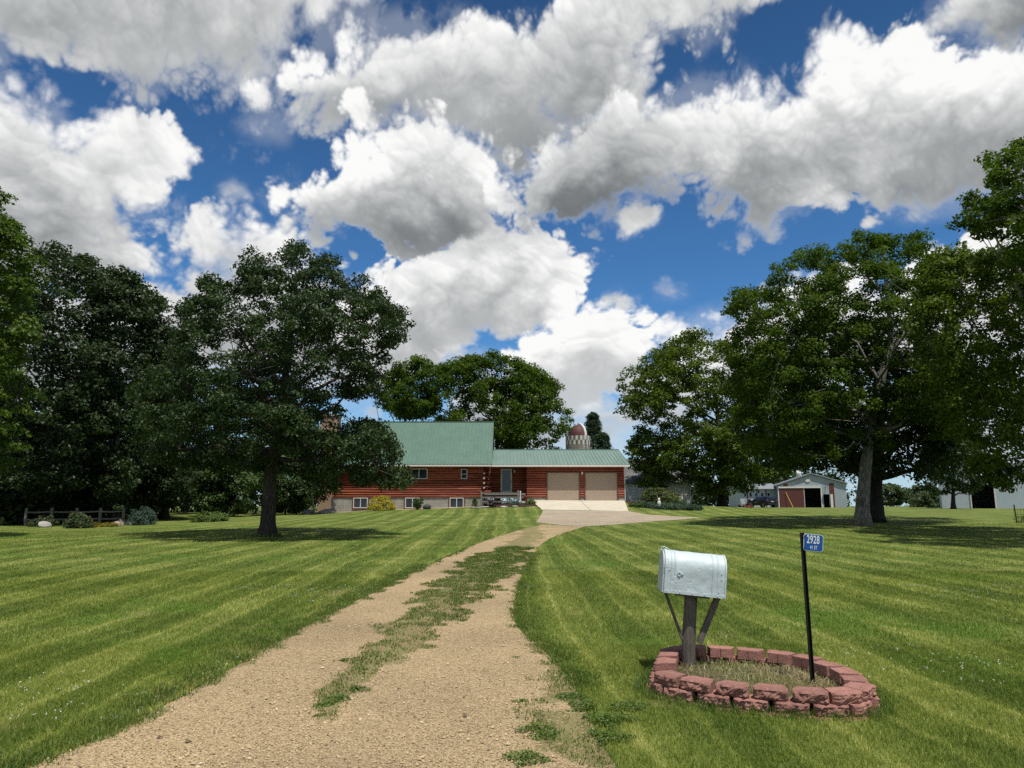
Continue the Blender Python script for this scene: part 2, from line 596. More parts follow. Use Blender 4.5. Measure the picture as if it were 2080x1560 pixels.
def plain(name, col, rough=.6, metal=0.0, var=.15, scale=6.0, bump=.0, spec=.5):
    """a colour broken up by soft wear"""
    def fn(t):
        o = objc(t)
        n1 = t.noise(o, scale, 6, .6)[0]
        n2 = t.noise(o, scale * 7, 4, .6)[0]
        f = t.m('ADD', t.m('MULTIPLY', n1, .65), t.m('MULTIPLY', n2, .35))
        lo = tuple(c * (1 - var * 1.6) for c in col)
        hi = tuple(min(1, c * (1 + var * 1.6)) for c in col)
        c = t.ramp(f, [(.3, lo), (.7, hi)])
        r = t.mr(n1, .3, .7, max(.05, rough - .1), min(1, rough + .1))
        nm = t.bump(n2, bump, .01) if bump else None
        return pbr(t, c, r, metal, nm, spec)
    return mat(name, fn)

def leafy(name, a, b, trans=.35, big=.35, rough=.5, c=None, spec=.35):
    """foliage: every leaf its own shade between two greens, drifting over the crown"""
    def fn(t):
        g = t.new('ShaderNodeNewGeometry')
        rnd = g.outputs['Random Per Island']
        n1 = t.noise(g.outputs['Position'], big, 3, .5)[0]
        f = t.m('ADD', t.m('MULTIPLY', rnd, .42), t.m('MULTIPLY', t.mr(n1, .34, .66), .58))
        col = t.mix(f, a, b)
        if c is not None:
            col = t.mix(t.m('GREATER_THAN', rnd, .93), col, c)
        p = t.new('ShaderNodeBsdfPrincipled')
        t.put(p.inputs['Base Color'], col)
        t.put(p.inputs['Roughness'], rough)
        t.put(p.inputs['Specular IOR Level'], spec)
        tr = t.new('ShaderNodeBsdfTranslucent')
        t.put(tr.inputs[0], t.mix(1.0, col, (1.25, 1.35, .55), 'MULTIPLY'))
        m = t.new('ShaderNodeMixShader')
        m.inputs[0].default_value = trans
        t.l.new(p.outputs[0], m.inputs[1])
        t.l.new(tr.outputs[0], m.inputs[2])
        return m.outputs[0]
    return mat(name, fn)

def bark(name, a, b, scale=3.0):
    def fn(t):
        o = objc(t)
        s = t.vm('MULTIPLY', o, (1, 1, .16))
        n = t.noise(s, scale * 6, 8, .7, dist=.6)[0]
        v = t.voro(s, scale * 5, 'DISTANCE_TO_EDGE')[0]
        f = t.m('ADD', t.m('MULTIPLY', n, .8), t.mr(v, 0, .25, 0, .3))
        big = t.noise(o, 1.2, 3, .5)[0]
        col = t.ramp(t.m('ADD', f, t.m('MULTIPLY', t.m('SUBTRACT', big, .5), .5)), [(.25, a), (.8, b)])
        return pbr(t, col, .9, 0, t.bump(f, .9, .03), .2)
    return mat(name, fn)

# ------------------------------------------------------------------ lawn colour shared by the soil sheet and the blades
def lawn_group():
    g = bpy.data.node_groups.new('lawn_colour', 'ShaderNodeTree')
    g.interface.new_socket('Color', in_out='OUTPUT', socket_type='NodeSocketColor')
    t = NT(g)
    go = t.new('NodeGroupOutput')
    P = wpos(t)
    x, y, z = t.sep(P)
    w = t.noise(P, .16, 3, .5)[0]
    w2 = t.noise(P, 1.1, 3, .55)[0]
    wob = t.m('MULTIPLY_ADD', t.m('SUBTRACT', w2, .5), .22, t.m('MULTIPLY', t.m('SUBTRACT', w, .5), .8))
    # mowing lanes fan out on both sides of the drive; sheen of leaning blades painted into colour
    y2 = t.m('MULTIPLY', y, y)
    left = t.m('MULTIPLY_ADD', y, .015, x)
    right = t.m('MULTIPLY_ADD', y2, -.0006, t.m('MULTIPLY_ADD', y, .055, x))
    side = t.mr(t.m('MULTIPLY_ADD', y, -.09, x), -1.6, -.4, 0, 1)
    s = t.m('ADD', t.mix(side, left, right), wob)
    fr = t.m('FRACT', t.m('MULTIPLY', s, .80))
    tri = t.m('MULTIPLY', t.m('ABSOLUTE', t.m('SUBTRACT', fr, .5)), 2.0)
    lane = t.mr(tri, .25, .75, 0, 1, 'SMOOTHSTEP')
    fr2 = t.m('FRACT', t.m('MULTIPLY', s, 2.15))
    thin = t.mr(t.m('ABSOLUTE', t.m('SUBTRACT', fr2, .5)), .0, .16, 1, 0, 'SMOOTHSTEP')
    strk = t.noise(t.vm('MULTIPLY', P, (1, 1, 0)), .35, 4, .55)[0]
    lane = t.m('MULTIPLY', lane, t.mr(strk, .3, .65, .35, 1.0))
    n1 = t.noise(P, .55, 5, .6)[0]
    n2 = t.noise(P, 7.0, 5, .65)[0]
    n3 = t.noise(P, 38.0, 3, .6)[0]
    dry_sheen = t.m('ADD', t.m('MULTIPLY', lane, .34), t.m('MULTIPLY', t.mr(n1, .35, .7), .38))
    dry_sheen = t.m('ADD', dry_sheen, t.m('MULTIPLY', thin, .24))
    dry_sheen = t.m('ADD', dry_sheen, t.m('MULTIPLY', t.m('SUBTRACT', n2, .5), .55))
    dry_sheen = t.m('ADD', dry_sheen, t.m('MULTIPLY', t.m('SUBTRACT', n3, .5), .45))
    col = t.ramp(dry_sheen, [(.0, (.076, .117, .018)), (.35, (.150, .193, .037)), (.62, (.255, .284, .076)), (1.0, (.41, .40, .165))])
    # clover patches of a fresher green, and worn straw-coloured spots
    cl = t.noise(P, .33, 4, .6, dist=.4)[0]
    col = t.mix(t.mr(cl, .54, .66, 0, .75, 'SMOOTHSTEP'), col, t.mix(n2, (.060, .130, .016), (.150, .235, .034)))
    st = t.noise(t.vm('ADD', P, (17, 5, 0)), .8, 5, .65)[0]
    col = t.mix(t.mr(st, .60, .74, 0, .65, 'SMOOTHSTEP'), col, (.30, .27, .125))
    t.l.new(col, go.inputs[0])
    return g
LAWN = lawn_group()

def lawn_col(t):
    n = t.new('ShaderNodeGroup')
    n.node_tree = LAWN
    return n.outputs[0]

def m_lawn(t):
    P = wpos(t)
    n = t.noise(P, 55, 3, .7)[0]
    n2 = t.noise(P, 9, 4, .65)[0]
    h = t.m('ADD', n, t.m('MULTIPLY', n2, .8))
    col = t.mix(1.0, lawn_col(t), t.ramp(n, [(.25, .50), (.75, 1.14)]), 'MULTIPLY')
    return pbr(t, col, .9, 0, t.bump(h, .8, .03), .15)
mat('lawn', m_lawn)

# the ground: one sheet out to the horizon, fine near the camera
def graded(a, lim, step, grow):
    out = [0.0]
    while out[-1] < lim:
        st = step if out[-1] < a else step + (out[-1] - a) * grow
        out.append(out[-1] + st)
    return np.array(out)
gx = graded(18, 2500, .6, .045)
gx = np.concatenate([-gx[:0:-1], gx])
gy = graded(20, 2500, .35, .016)
gy = np.concatenate([-graded(4, 40, 1.5, .2)[:0:-1], gy])
XX, YY = np.meshgrid(gx, gy)
ZZ = ground_z(XX, YY)
nx, ny = len(gx), len(gy)
idx = np.arange(nx * ny).reshape(ny, nx)
q = np.stack([idx[:-1, :-1], idx[:-1, 1:], idx[1:, 1:], idx[1:, :-1]], -1).reshape(-1, 4)
ground = link('ground', np_mesh('ground', np.stack([XX, YY, ZZ], -1).reshape(-1, 3), q, smooth=True), MATS['lawn'])
tag(ground, kind='structure')

# ------------------------------------------------------------------ drive: gravel ruts with a grassy middle
L_PX = [(-130, 1640), (60, 1560), (200, 1503), (350, 1428), (450, 1370), (560, 1306), (680, 1243), (780, 1192), (880, 1143), (960, 1108), (1020, 1087), (1068, 1073), (1100, 1066)]
R_PX = [(1330, 1640), (1250, 1560), (1215, 1500), (1170, 1400), (1120, 1335), (1066, 1292), (1040, 1262), (1046, 1210), (1062, 1160), (1086, 1118), (1112, 1096), (1150, 1081), (1186, 1070)]
STRIP_PX = [(1086, 1088, 22), (1020, 1130, 40), (940, 1195, 64), (884, 1240, 72), (815, 1300, 74), (760, 1350, 62), (700, 1405, 56), (680, 1442, 46), (662, 1474, 24)]
Lw = np.array([gp(*p)[:2] for p in L_PX]); Rw = np.array([gp(*p)[:2] for p in R_PX])
def resample(P, n):
    d = np.r_[0, np.cumsum(np.hypot(*np.diff(P, axis=0).T))]
    t = np.linspace(0, 1, n) ** 1.6 * d[-1]
    return np.stack([np.interp(t, d, P[:, 0]), np.interp(t, d, P[:, 1])], 1)
def chaikin(P, k=2):
    for _ in range(k):
        a, b = P[:-1] * .75 + P[1:] * .25, P[:-1] * .25 + P[1:] * .75
        P = np.concatenate([P[:1], np.stack([a, b], 1).reshape(-1, 2), P[-1:]])
    return P
NR, NC = 260, 44
Ls, Rs = resample(chaikin(Lw), NR), resample(chaikin(Rw), NR)

S_c = np.array([gp(x, y)[:2] for x, y, w in STRIP_PX])
S_w = np.array([.98 * w / F_PX * gp(x, y).y for x, y, w in STRIP_PX])
def strip_t(x, y):
    """>0 inside the grassy middle, 1 on its centre line"""
    x = np.asarray(x, float); y = np.asarray(y, float)
    o = np.argsort(S_c[:, 1])
    cx = np.interp(y, S_c[o, 1], S_c[o, 0])
    w = np.interp(y, S_c[o, 1], S_w[o], left=.0)
    w = np.where(y < S_c[o[0], 1], 1e-3, w)
    return 1 - np.abs(x - cx) / np.maximum(w, 1e-3)
def drive_edges(y):
    o = np.argsort(Ls[:, 1]); p = np.argsort(Rs[:, 1])
    return np.interp(y, Ls[o, 1], Ls[o, 0]), np.interp(y, Rs[p, 1], Rs[p, 0])
DRIVE_Y1 = float(min(Ls[-1, 1], Rs[-1, 1]))

_vn = np.random.default_rng(3).random((256, 256)).astype(np.float32)
def vnoise(x, y, s):
    x, y = np.asarray(x) * s + 100.3, np.asarray(y) * s + 57.1
    i, j = np.floor(x).astype(int), np.floor(y).astype(int)
    a, b = _ss(x - i), _ss(y - j)
    g = lambda u, v: _vn[v % 256, u % 256]
    return (g(i, j) * (1 - a) + g(i + 1, j) * a) * (1 - b) + (g(i, j + 1) * (1 - a) + g(i + 1, j + 1) * a) * b
def fnoise(x, y, s):
    return (vnoise(x, y, s) + .5 * vnoise(x, y, s * 2.1) + .25 * vnoise(x, y, s * 4.3)) / 1.75

def grass_on_drive(x, y):
    """0..1: how much grass and weed has taken the gravel at a place"""
    st = strip_t(x, y)
    l, r = drive_edges(y)
    n = fnoise(x, y, 1.5)
    n2 = fnoise(x + 31, y, 4.0)
    mid = _ss((st * 1.4 + (n - .5) * 2.2 + (n2 - .5) * 1.7 - np.interp(y, [6.5, 8, 10, 14], [.34, .10, -.15, -.40])) / .4)
    de = np.minimum(np.asarray(x) - l, r - np.asarray(x))
    rr = r - np.asarray(x)
    edge = _ss((.16 - (np.asarray(x) - l) + (n2 - .5) * .5) / .14)
    # weeds creep in along the near right side
    wid = np.interp(y, [3, 4.5, 6, 7.3, 8, 14, 30], [.55, .7, .9, .5, .10, .12, .25])
    redge = _ss((wid * .45 - rr + (n - .5) * 1.5 * wid + (n2 - .5) * .55) / .16)
    return np.clip(np.maximum(mid, np.maximum(edge, redge)), 0, 1)

def drive_z(x, y):
    return ground_z(x, y) + .018 + .03 * np.clip(strip_t(x, y), 0, 1)

tt = np.linspace(0, 1, NC)[None, :]
DX = Ls[:, :1] * (1 - tt) + Rs[:, :1] * tt
DY = Ls[:, 1:] * (1 - tt) + Rs[:, 1:] * tt
rut = .02 * (1 - np.abs(2 * ((tt * 2) % 1) - 1))
crown_h = .012 + .03 * np.clip(strip_t(DX, DY), 0, 1) - rut * .4
edge_fall = np.minimum(np.minimum(tt, 1 - tt) / .03, 1)
DZ = ground_z(DX, DY) + .006 + np.maximum(crown_h, .004) * edge_fall
idx = np.arange(NR * NC).reshape(NR, NC)
q = np.stack([idx[:-1, :-1], idx[:-1, 1:], idx[1:, 1:], idx[1:, :-1]], -1).reshape(-1, 4)
me = np_mesh('gravel_drive', np.stack([DX, DY, DZ], -1).reshape(-1, 3), q, smooth=True)
at_ = me.attributes.new('growth', 'FLOAT', 'POINT')
at_.data.foreach_set('value', grass_on_drive(DX, DY).astype(np.float32).ravel())

def gravel_col(t, P, warm=1.0):
    v1 = t.voro(P, 95, rand=1.0)
    v2 = t.voro(P, 210, rand=1.0)
    d1 = v1[0]
    c1 = t.sep(v1[1])[0]
    c2 = t.sep(v2[1])[1]
    big = t.noise(P, .5, 4, .55)[0]
    f = t.m('ADD', t.m('MULTIPLY', c1, .62), t.m('MULTIPLY', c2, .38))
    col = t.ramp(f, [(.08, (.15, .108, .060)), (.3, (.32, .232, .126)), (.55, (.455, .340, .192)), (.8, (.565, .44, .268)), (.97, (.71, .61, .43))])
    col = t.mix(1.0, col, t.ramp(big, [(.3, (.74, .73, .72)), (.7, (1.14, 1.12, 1.08))]), 'MULTIPLY')
    gap = t.mr(d1, .42, .75, 1.0, .72)
    col = t.mix(1.0, col, gap, 'MULTIPLY')
    h = t.m('SUBTRACT', 1.0, d1)
    return col, h

def m_drive(t):
    P = wpos(t)
    col, h = gravel_col(t, P)
    a = t.new('ShaderNodeAttribute', attribute_name='growth').outputs['Fac']
    n = t.noise(P, 9, 5, .65)[0]
    n2 = t.noise(P, 42, 3, .6)[0]
    f = t.mr(t.m('ADD', a, t.m('ADD', t.m('MULTIPLY', t.m('SUBTRACT', n, .5), 1.7), t.m('MULTIPLY', t.m('SUBTRACT', n2, .5), 1.8))), .52, .85, 0, .60, 'SMOOTHSTEP')
    g = t.mix(t.mr(t.noise(P, 2.1, 5, .65)[0], .38, .62), t.mix(1.0, lawn_col(t), (.62, .68, .62), 'MULTIPLY'), t.mix(t.noise(P, 30, 3, .6)[0], (.10, .085, .03), (.20, .17, .06)))
    col = t.mix(f, col, g)
    return pbr(t, col, .92, 0, t.bump(h, .75, .012), .2)
mat('drive_gravel', m_drive)
drive = link('gravel_drive', me, MATS['drive_gravel'])
tag(drive, kind='structure')

# ------------------------------------------------------------------ paved forecourt and the concrete slab at the garage
def sheet(name, poly_px, material, lift, n=26, along=None):
    """a sheet on the ground between a near and a far edge, each a list of frame positions"""
    near, far = poly_px
    A = np.array([gp(*p)[:2] for p in near]); B = np.array([gp(*p)[:2] for p in far])
    def rs(P, k):
        d = np.r_[0, np.cumsum(np.hypot(*np.diff(P, axis=0).T))]
        u = np.linspace(0, d[-1], k)
        return np.stack([np.interp(u, d, P[:, 0]), np.interp(u, d, P[:, 1])], 1)
    A, B = rs(A, n * 2), rs(B, n * 2)
    u = np.linspace(0, 1, n)[:, None]
    X = A[None, :, 0] * (1 - u) + B[None, :, 0] * u
    Y = A[None, :, 1] * (1 - u) + B[None, :, 1] * u
    Z = ground_z(X, Y) + lift
    idx = np.arange(X.size).reshape(X.shape)
    q = np.stack([idx[:-1, :-1], idx[:-1, 1:], idx[1:, 1:], idx[1:, :-1]], -1).reshape(-1, 4)
    o = link(name, np_mesh(name, np.stack([X, Y, Z], -1).reshape(-1, 3), q, smooth=True), material)
    tag(o, kind='structure')
    return o

def m_forecourt(t):
    P = wpos(t)
    n = t.noise(P, .7, 5, .6)[0]
    n2 = t.noise(P, 18, 5, .7)[0]
    v = t.voro(P, 30)[1]
    f = t.m('ADD', t.m('MULTIPLY', n, .5), t.m('ADD', t.m('MULTIPLY', n2, .3), t.m('MULTIPLY', t.sep(v)[0], .25)))
    col = t.ramp(f, [(.3, (.23, .185, .135)), (.55, (.36, .295, .22)), (.8, (.47, .40, .30))])
    return pbr(t, col, .95, 0, t.bump(n2, .4, .02), .15)
mat('forecourt', m_forecourt)
sheet('forecourt', ([(1088, 1061), (1130, 1066), (1182, 1070.5), (1250, 1066), (1330, 1059), (1424, 1052)],
                    [(1103, 1036), (1160, 1037), (1220, 1038), (1276, 1038), (1310, 1045), (1424, 1051.6)]), MATS['forecourt'], .012)

# ------------------------------------------------------------------ materials for buildings
def m_logs(t):
    o = objc(t)
    x, y, z = t.sep(o)
    row = t.m('FLOOR', t.m('DIVIDE', z, .2))
    pv = t.xyz(t.m('MULTIPLY', x, .35), t.m('MULTIPLY', row, 7.31), 0)
    tone = t.noise(pv, 1.0, 2, .5)[0]
    seg = t.voro(t.xyz(t.m('MULTIPLY', x, .28), t.m('MULTIPLY', row, 3.7), 0), 1.0)[1]
    gr = t.noise(t.vm('MULTIPLY', o, (1.2, 20, 20)), 2.5, 6, .65, dist=.5)[0]
    f = t.m('ADD', t.m('MULTIPLY', tone, .4), t.m('ADD', t.m('MULTIPLY', t.sep(seg)[0], .3), t.m('MULTIPLY', gr, .4)))
    col = t.ramp(f, [(.25, (.105, .020, .010)), (.5, (.205, .043, .020)), (.75, (.33, .092, .044)), (.95, (.43, .155, .088))])
    return pbr(t, col, .5, 0, t.bump(gr, .35, .01), .35)
mat('stained_logs', m_logs)

def m_metal_roof(t):
    o = objc(t)
    n = t.noise(t.vm('MULTIPLY', o, (1, .25, 1)), 1.3, 5, .6)[0]
    n2 = t.noise(o, 7, 4, .6)[0]
    col = t.ramp(t.m('ADD', t.m('MULTIPLY', n, .7), t.m('MULTIPLY', n2, .3)), [(.3, (.080, .145, .106)), (.7, (.110, .186, .137))])
    return pbr(t, col, t.mr(n2, .3, .7, .28, .42), 0.0, t.bump(n, .05, .02), .7)
mat('green_metal_roof', m_metal_roof)

def m_blockwall(t):
    o = objc(t)
    x, y, z = t.sep(o)
    b = t.new('ShaderNodeTexBrick')
    t.l.new(t.xyz(x, z, 0), b.inputs['Vector'])
    for k, v in (('Color1', (.35, .345, .315, 1)), ('Color2', (.30, .295, .27, 1)), ('Mortar', (.20, .195, .18, 1)), ('Scale', 1.0),
                 ('Mortar Size', .012), ('Brick Width', .41), ('Row Height', .205), ('Mortar Smooth', .3)):
        b.inputs[k].default_value = v
    n = t.noise(o, 1.7, 6, .65)[0]
    n2 = t.noise(t.vm('MULTIPLY', o, (6, 6, 1)), 2, 4, .6)[0]
    st = t.ramp(t.m('ADD', t.m('MULTIPLY', n, .6), t.m('MULTIPLY', n2, .4)), [(.32, (.62, .60, .54)), (.6, (1.08, 1.07, 1.05))])
    col = t.mix(1.0, b.outputs[0], st, 'MULTIPLY')
    return pbr(t, col, .9, 0, t.bump(b.outputs[1], -.3, .01), .2)
mat('concrete_block', m_blockwall)

plain('white_trim', (.66, .64, .60), .5, var=.06)
plain('window_frame', (.58, .53, .50), .45, var=.05)
plain('brown_trim', (.12, .045, .025), .6, var=.15)
plain('tan_door', (.37, .285, .215), .55, var=.05, scale=2)
plain('cream_door', (.50, .47, .37), .5, var=.06)
plain('dark_metal', (.03, .03, .03), .4, .6)
plain('grey_wood', (.185, .168, .145), .85, var=.3, scale=9, bump=.3)
plain('pale_log_end', (.42, .35, .27), .8, var=.25, scale=14)
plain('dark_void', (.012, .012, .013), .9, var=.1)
def m_glass(t):
    o = objc(t)
    n = t.noise(o, 1.5, 2, .5)[0]
    return pbr(t, t.ramp(n, [(.3, (.010, .013, .017)), (.7, (.025, .030, .036))]), .06, 0, t.bump(n, .02, .05), .6)
mat('window_glass', m_glass)
def m_slab(t):
    P = wpos(t)
    n = t.noise(P, .9, 6, .6)[0]
    n2 = t.noise(P, 25, 4, .6)[0]
    x = t.sep(P)[0]
    joint = t.mr(t.m('ABSOLUTE', t.m('SUBTRACT', x, 5.72)), .012, .03, .35, 1)
    col = t.ramp(t.m('ADD', t.m('MULTIPLY', n, .7), t.m('MULTIPLY', n2, .3)), [(.3, (.46, .41, .32)), (.7, (.60, .54, .43))])
    return pbr(t, t.mix(1.0, col, joint, 'MULTIPLY'), .85, 0, t.bump(n2, .15, .01), .2)
mat('concrete_slab', m_slab)

HY = 63.0
def hx(px, Y=HY, py=1000): return at(px, py, Y).x
def hz(py, Y=HY): return at(CX, py, Y).z

# ------------------------------------------------------------------ log house with garage
HX, HZ = hx(985), 0.0
house = empty('log_house', (HX, HY, 0), 0, 'long red log house with green metal roof and two tan garage doors', 'house')
def H(mb, name, m, bevel=0.0, parent=None, smooth=False):
    """mesh written in world coordinates, kept as a part of the house"""
    o = (parent or house)
    off = Vector((HX, HY, 0))
    mb.v = [(v[0] - off.x, v[1] - off.y, v[2] - off.z) for v in mb.v]
    return mb.build(name, MATS[m], o, bevel, smooth)

zb_log = hz(1010.5)                    # underside of the lowest log
z_eave = 5.02
xl, xr = hx(676), hx(982)              # main block
gx0, gx1 = hx(1070), hx(1268)          # garage front
LOG = .2

def log_wall(mb, x0, x1, y, z0, z1, seed, depth=.11, holes=()):
    """courses of half-round logs, each of a slightly different girth, broken where openings are"""
    rr = random.Random(seed)
    z = z0
    while z < z1 - .02:
        h = min(LOG, z1 - z)
        segs = [(x0, x1)]
        for a, b, c, d in holes:
            if z + h > c + .03 and z < d - .03:
                ns = []
                for s, e in segs:
                    if b <= s or a >= e: ns.append((s, e))
                    else:
                        if a > s: ns.append((s, a))
                        if b < e: ns.append((b, e))
                segs = ns
        for s, e in segs:
            cuts = [s]
            while cuts[-1] < e - 2.5:
                cuts.append(min(e, cuts[-1] + rr.uniform(2.2, 5.5)))
            if cuts[-1] < e: cuts.append(e)
            for a, b in zip(cuts[:-1], cuts[1:]):
                if b - a < .02: continue
                n = 7
                m_ = max(2, int((b - a) / .8) + 1)
                dep = depth * rr.uniform(.85, 1.12)
                off = rr.uniform(-.012, .012)
                vs, fs = [], []
                for i in range(m_):
                    xx = a + (b - a) * i / (m_ - 1)
                    k = 1 + rr.uniform(-.07, .07)
                    if i in (0, m_ - 1): k *= .93
                    for j in range(n):
                        an = math.pi * j / (n - 1)
                        vs.append((xx, y - off - math.sin(an) * dep * k, z + h / 2 - math.cos(an) * h / 2 * .985))
                for i in range(m_ - 1):
                    for j in range(n - 1):
                        p = i * n + j
                        fs.append((p, p + 1, p + n + 1, p + n))
                fs.append(tuple(range(n))); fs.append(tuple(reversed(range((m_ - 1) * n, m_ * n))))
                mb.add(vs, fs)
        z += LOG
    return mb

# openings (px left, right, top, bottom)
WIN = [(833, 868, 952, 973), (936, 949, 953, 973), (719, 757, 951, 978)]
BWIN = [(719, 748, 1011, 1032), (824, 853, 1011, 1032), (914, 942, 1011, 1031.5)]
def opening(o):
    return hx(o[0]), hx(o[1]), hz(o[3]), hz(o[2])

mb = MB()
log_wall(mb, xl, xr, HY, zb_log, z_eave + .06, 3, holes=[opening(o) for o in WIN])
lw = H(mb, 'log_wall', 'stained_logs', smooth=False)
mb = MB()     # body of the main block behind the logs, gable ends included
yb = HY + 9.2
z_r = hz(858, HY + 4.4)
mb.prism([(HY + .01, zb_log), (HY + .01, z_eave), (HY + 4.4, z_r - .18), (yb, z_eave), (yb, zb_log)], 'x', xl + .1, xr - .12)
H(mb, 'gable_wall', 'brown_trim')
# recessed entrance wall and the garage
yr = HY + 1.5
DOOR = (1017, 1040, 952.5, 1002)
dx0, dx1, dz0, dz1 = at(1017, 1000, yr).x, at(1040, 1000, yr).x, at(0, 1002, yr).z, at(0, 952.5, yr).z
mb = MB()
log_wall(mb, xr - .1, gx0 + .15, yr, zb_log + .05, z_eave + .1, 5, holes=[(dx0, dx1, dz0, dz1)])
H(mb, 'entrance_wall', 'stained_logs')
GD = [(1112, 1176.5, 960.5, 1018), (1189, 1253.5, 960.5, 1018)]
mb = MB()
zg = hz(1018.5)
log_wall(mb, gx0, gx1, HY, zb_log, z_eave + .02, 8, holes=[opening(o) for o in GD])
H(mb, 'garage_wall', 'stained_logs')
mb = MB()
mb.span(xr - .12, gx0 + .2, yr + .01, yr + .2, zb_log, z_eave + .1)
zgr = hz(914.5, HY + 3.9)
mb.prism([(HY + .01, zg - .3), (HY + .01, z_eave - .02), (HY + 3.9, zgr - .12), (HY + 7.8, z_eave - .02), (HY + 7.8, zg - .3)], 'x', gx0 + .02, gx1 - .02)
H(mb, 'garage_body', 'brown_trim')
# log ends where the walls cross at the corner
for i in range(10):
    z = zb_log + .1 + i * .2
    if i % 2 == 1:
        me_ = MB().tube([(xr + .06, HY - .42, z + .1), (xr + .06, HY + .1, z + .1)], .088, 9)
        H(me_, 'log_end', 'pale_log_end' if i in (3, 5, 7, 9) else 'stained_logs')
for i in range(10):
    z = zb_log + .2 + i * .2
    if i % 2 == 0:
        me_ = MB().tube([(xr - .05, HY - .04, z - .1), (xr + .62, HY - .04, z - .1)], .085, 8)
        H(me_, 'log_end', 'stained_logs')
# foundation
mb = MB()
mb.span(hx(673.5), xr + .05, HY - .02, HY + 9.1, -.2, zb_log + .01)
fnd = H(mb, 'foundation', 'concrete_block')
mb = MB()
for a, b in ((1070, 1111), (1177, 1188.5), (1254, 1268)):
    H(MB().span(hx(a), hx(b), HY - .03, HY + .3, zg - .4, zb_log), 'foundation_block', 'concrete_block')

def window(o, name='window', split='v', frame='window_frame', recess=.0, trim=False, Y=HY):
    x0, x1, z0, z1 = opening(o)
    w = .055
    mb = MB()
    yy0, yy1 = Y - .15, Y - .03
    mb.span(x0, x1, yy0, yy1, z1 - w, z1)
    mb.span(x0, x1, yy0, yy1, z0, z0 + w)
    mb.span(x0, x0 + w, yy0, yy1, z0 + w, z1 - w)
    mb.span(x1 - w, x1, yy0, yy1, z0 + w, z1 - w)
    if split == 'v':
        xm = (x0 + x1) / 2
        mb.span(xm - .024, xm + .024, yy0 + .012, yy1, z0 + w, z1 - w)
    else:
        zm = (z0 + z1) / 2
        mb.span(x0 + w, x1 - w, yy0 + .012, yy1, zm - .022, zm + .022)
    f = H(mb, name, frame)
    g = MB().span(x0 + .02, x1 - .02, Y - .075, Y - .055, z0 + .02, z1 - .02)
    H(g, 'pane', 'window_glass', parent=f)
    if trim:
        b = MB()
        b.span(x0 - .10, x0 - .004, Y - .10, Y - .015, z0 - .12, z1 + .02)
        b.span(x1 + .004, x1 + .10, Y - .10, Y - .015, z0 - .12, z1 + .02)
        b.span(x0 - .004, x1 + .004, Y - .10, Y - .015, z0 - .12, z0 - .004)
        H(b, 'frame', 'brown_trim', parent=f)
    return f
window(WIN[0]); window(WIN[1], split='h'); window(WIN[2])
for o in BWIN:
    window(o, 'basement_window', 'v', 'white_trim', trim=True)

# storm door
mb = MB()
fw = .13
mb.span(dx0, dx0 + fw, yr - .13, yr - .02, dz0, dz1)
mb.span(dx1 - fw, dx1, yr - .13, yr - .02, dz0, dz1)
mb.span(dx0 + fw, dx1 - fw, yr - .13, yr - .02, dz1 - fw, dz1)
mb.span(dx0 + fw, dx1 - fw, yr - .13, yr - .02, dz0, dz0 + .2)
door = H(mb, 'door', 'cream_door')
H(MB().span(dx0 + fw - .01, dx1 - fw + .01, yr - .07, yr - .05, dz0 + .19, dz1 - fw + .01), 'pane', 'window_glass', parent=door)
H(MB().span(dx1 - .10, dx1 - .06, yr - .19, yr - .131, dz0 + .92, dz0 + 1.12), 'handle', 'dark_metal', parent=door)
# wall lamp by the door and over the garage
for px, py, Y in ((1045, 957, yr), (1182, 961, HY)):
    p = at(px, py, Y)
    mb = MB().lathe([(.02, .10), (.07, .08), (.075, 0), (.045, -.12), (.02, -.14)], 10, (p.x, p.y - .2, p.z))
    mb.span(p.x - .03, p.x + .03, p.y - .2, p.y - .08, p.z + .02, p.z + .06)
    H(mb, 'lantern', 'white_trim')

# garage doors: raised panels in four rows
for o in GD:
    x0, x1, z0, z1 = opening(o)
    mb = MB()
    mb.span(x0, x1, HY - .035, HY - .005, z0, z1)
    rows, cols = 4, 8
    for r in range(rows):
        for c in range(cols):
            a = x0 + (x1 - x0) * (c + .14) / cols; b = x0 + (x1 - x0) * (c + .86) / cols
            d = z0 + (z1 - z0) * (r + .14) / rows; e = z0 + (z1 - z0) * (r + .86) / rows
            mb.span(a, b, HY - .039, HY - .034, d, e)
    gd = H(mb, 'garage_door', 'tan_door', bevel=.006)
    fb = MB()
    fb.span(x0 - .09, x0 - .003, HY - .13, HY + .06, z0, z1 + .09)
    fb.span(x1 + .003, x1 + .09, HY - .13, HY + .06, z0, z1 + .09)
    fb.span(x0 - .003, x1 + .003, HY - .13, HY + .06, z1 + .004, z1 + .09)
    H(fb, 'frame', 'brown_trim', parent=gd)

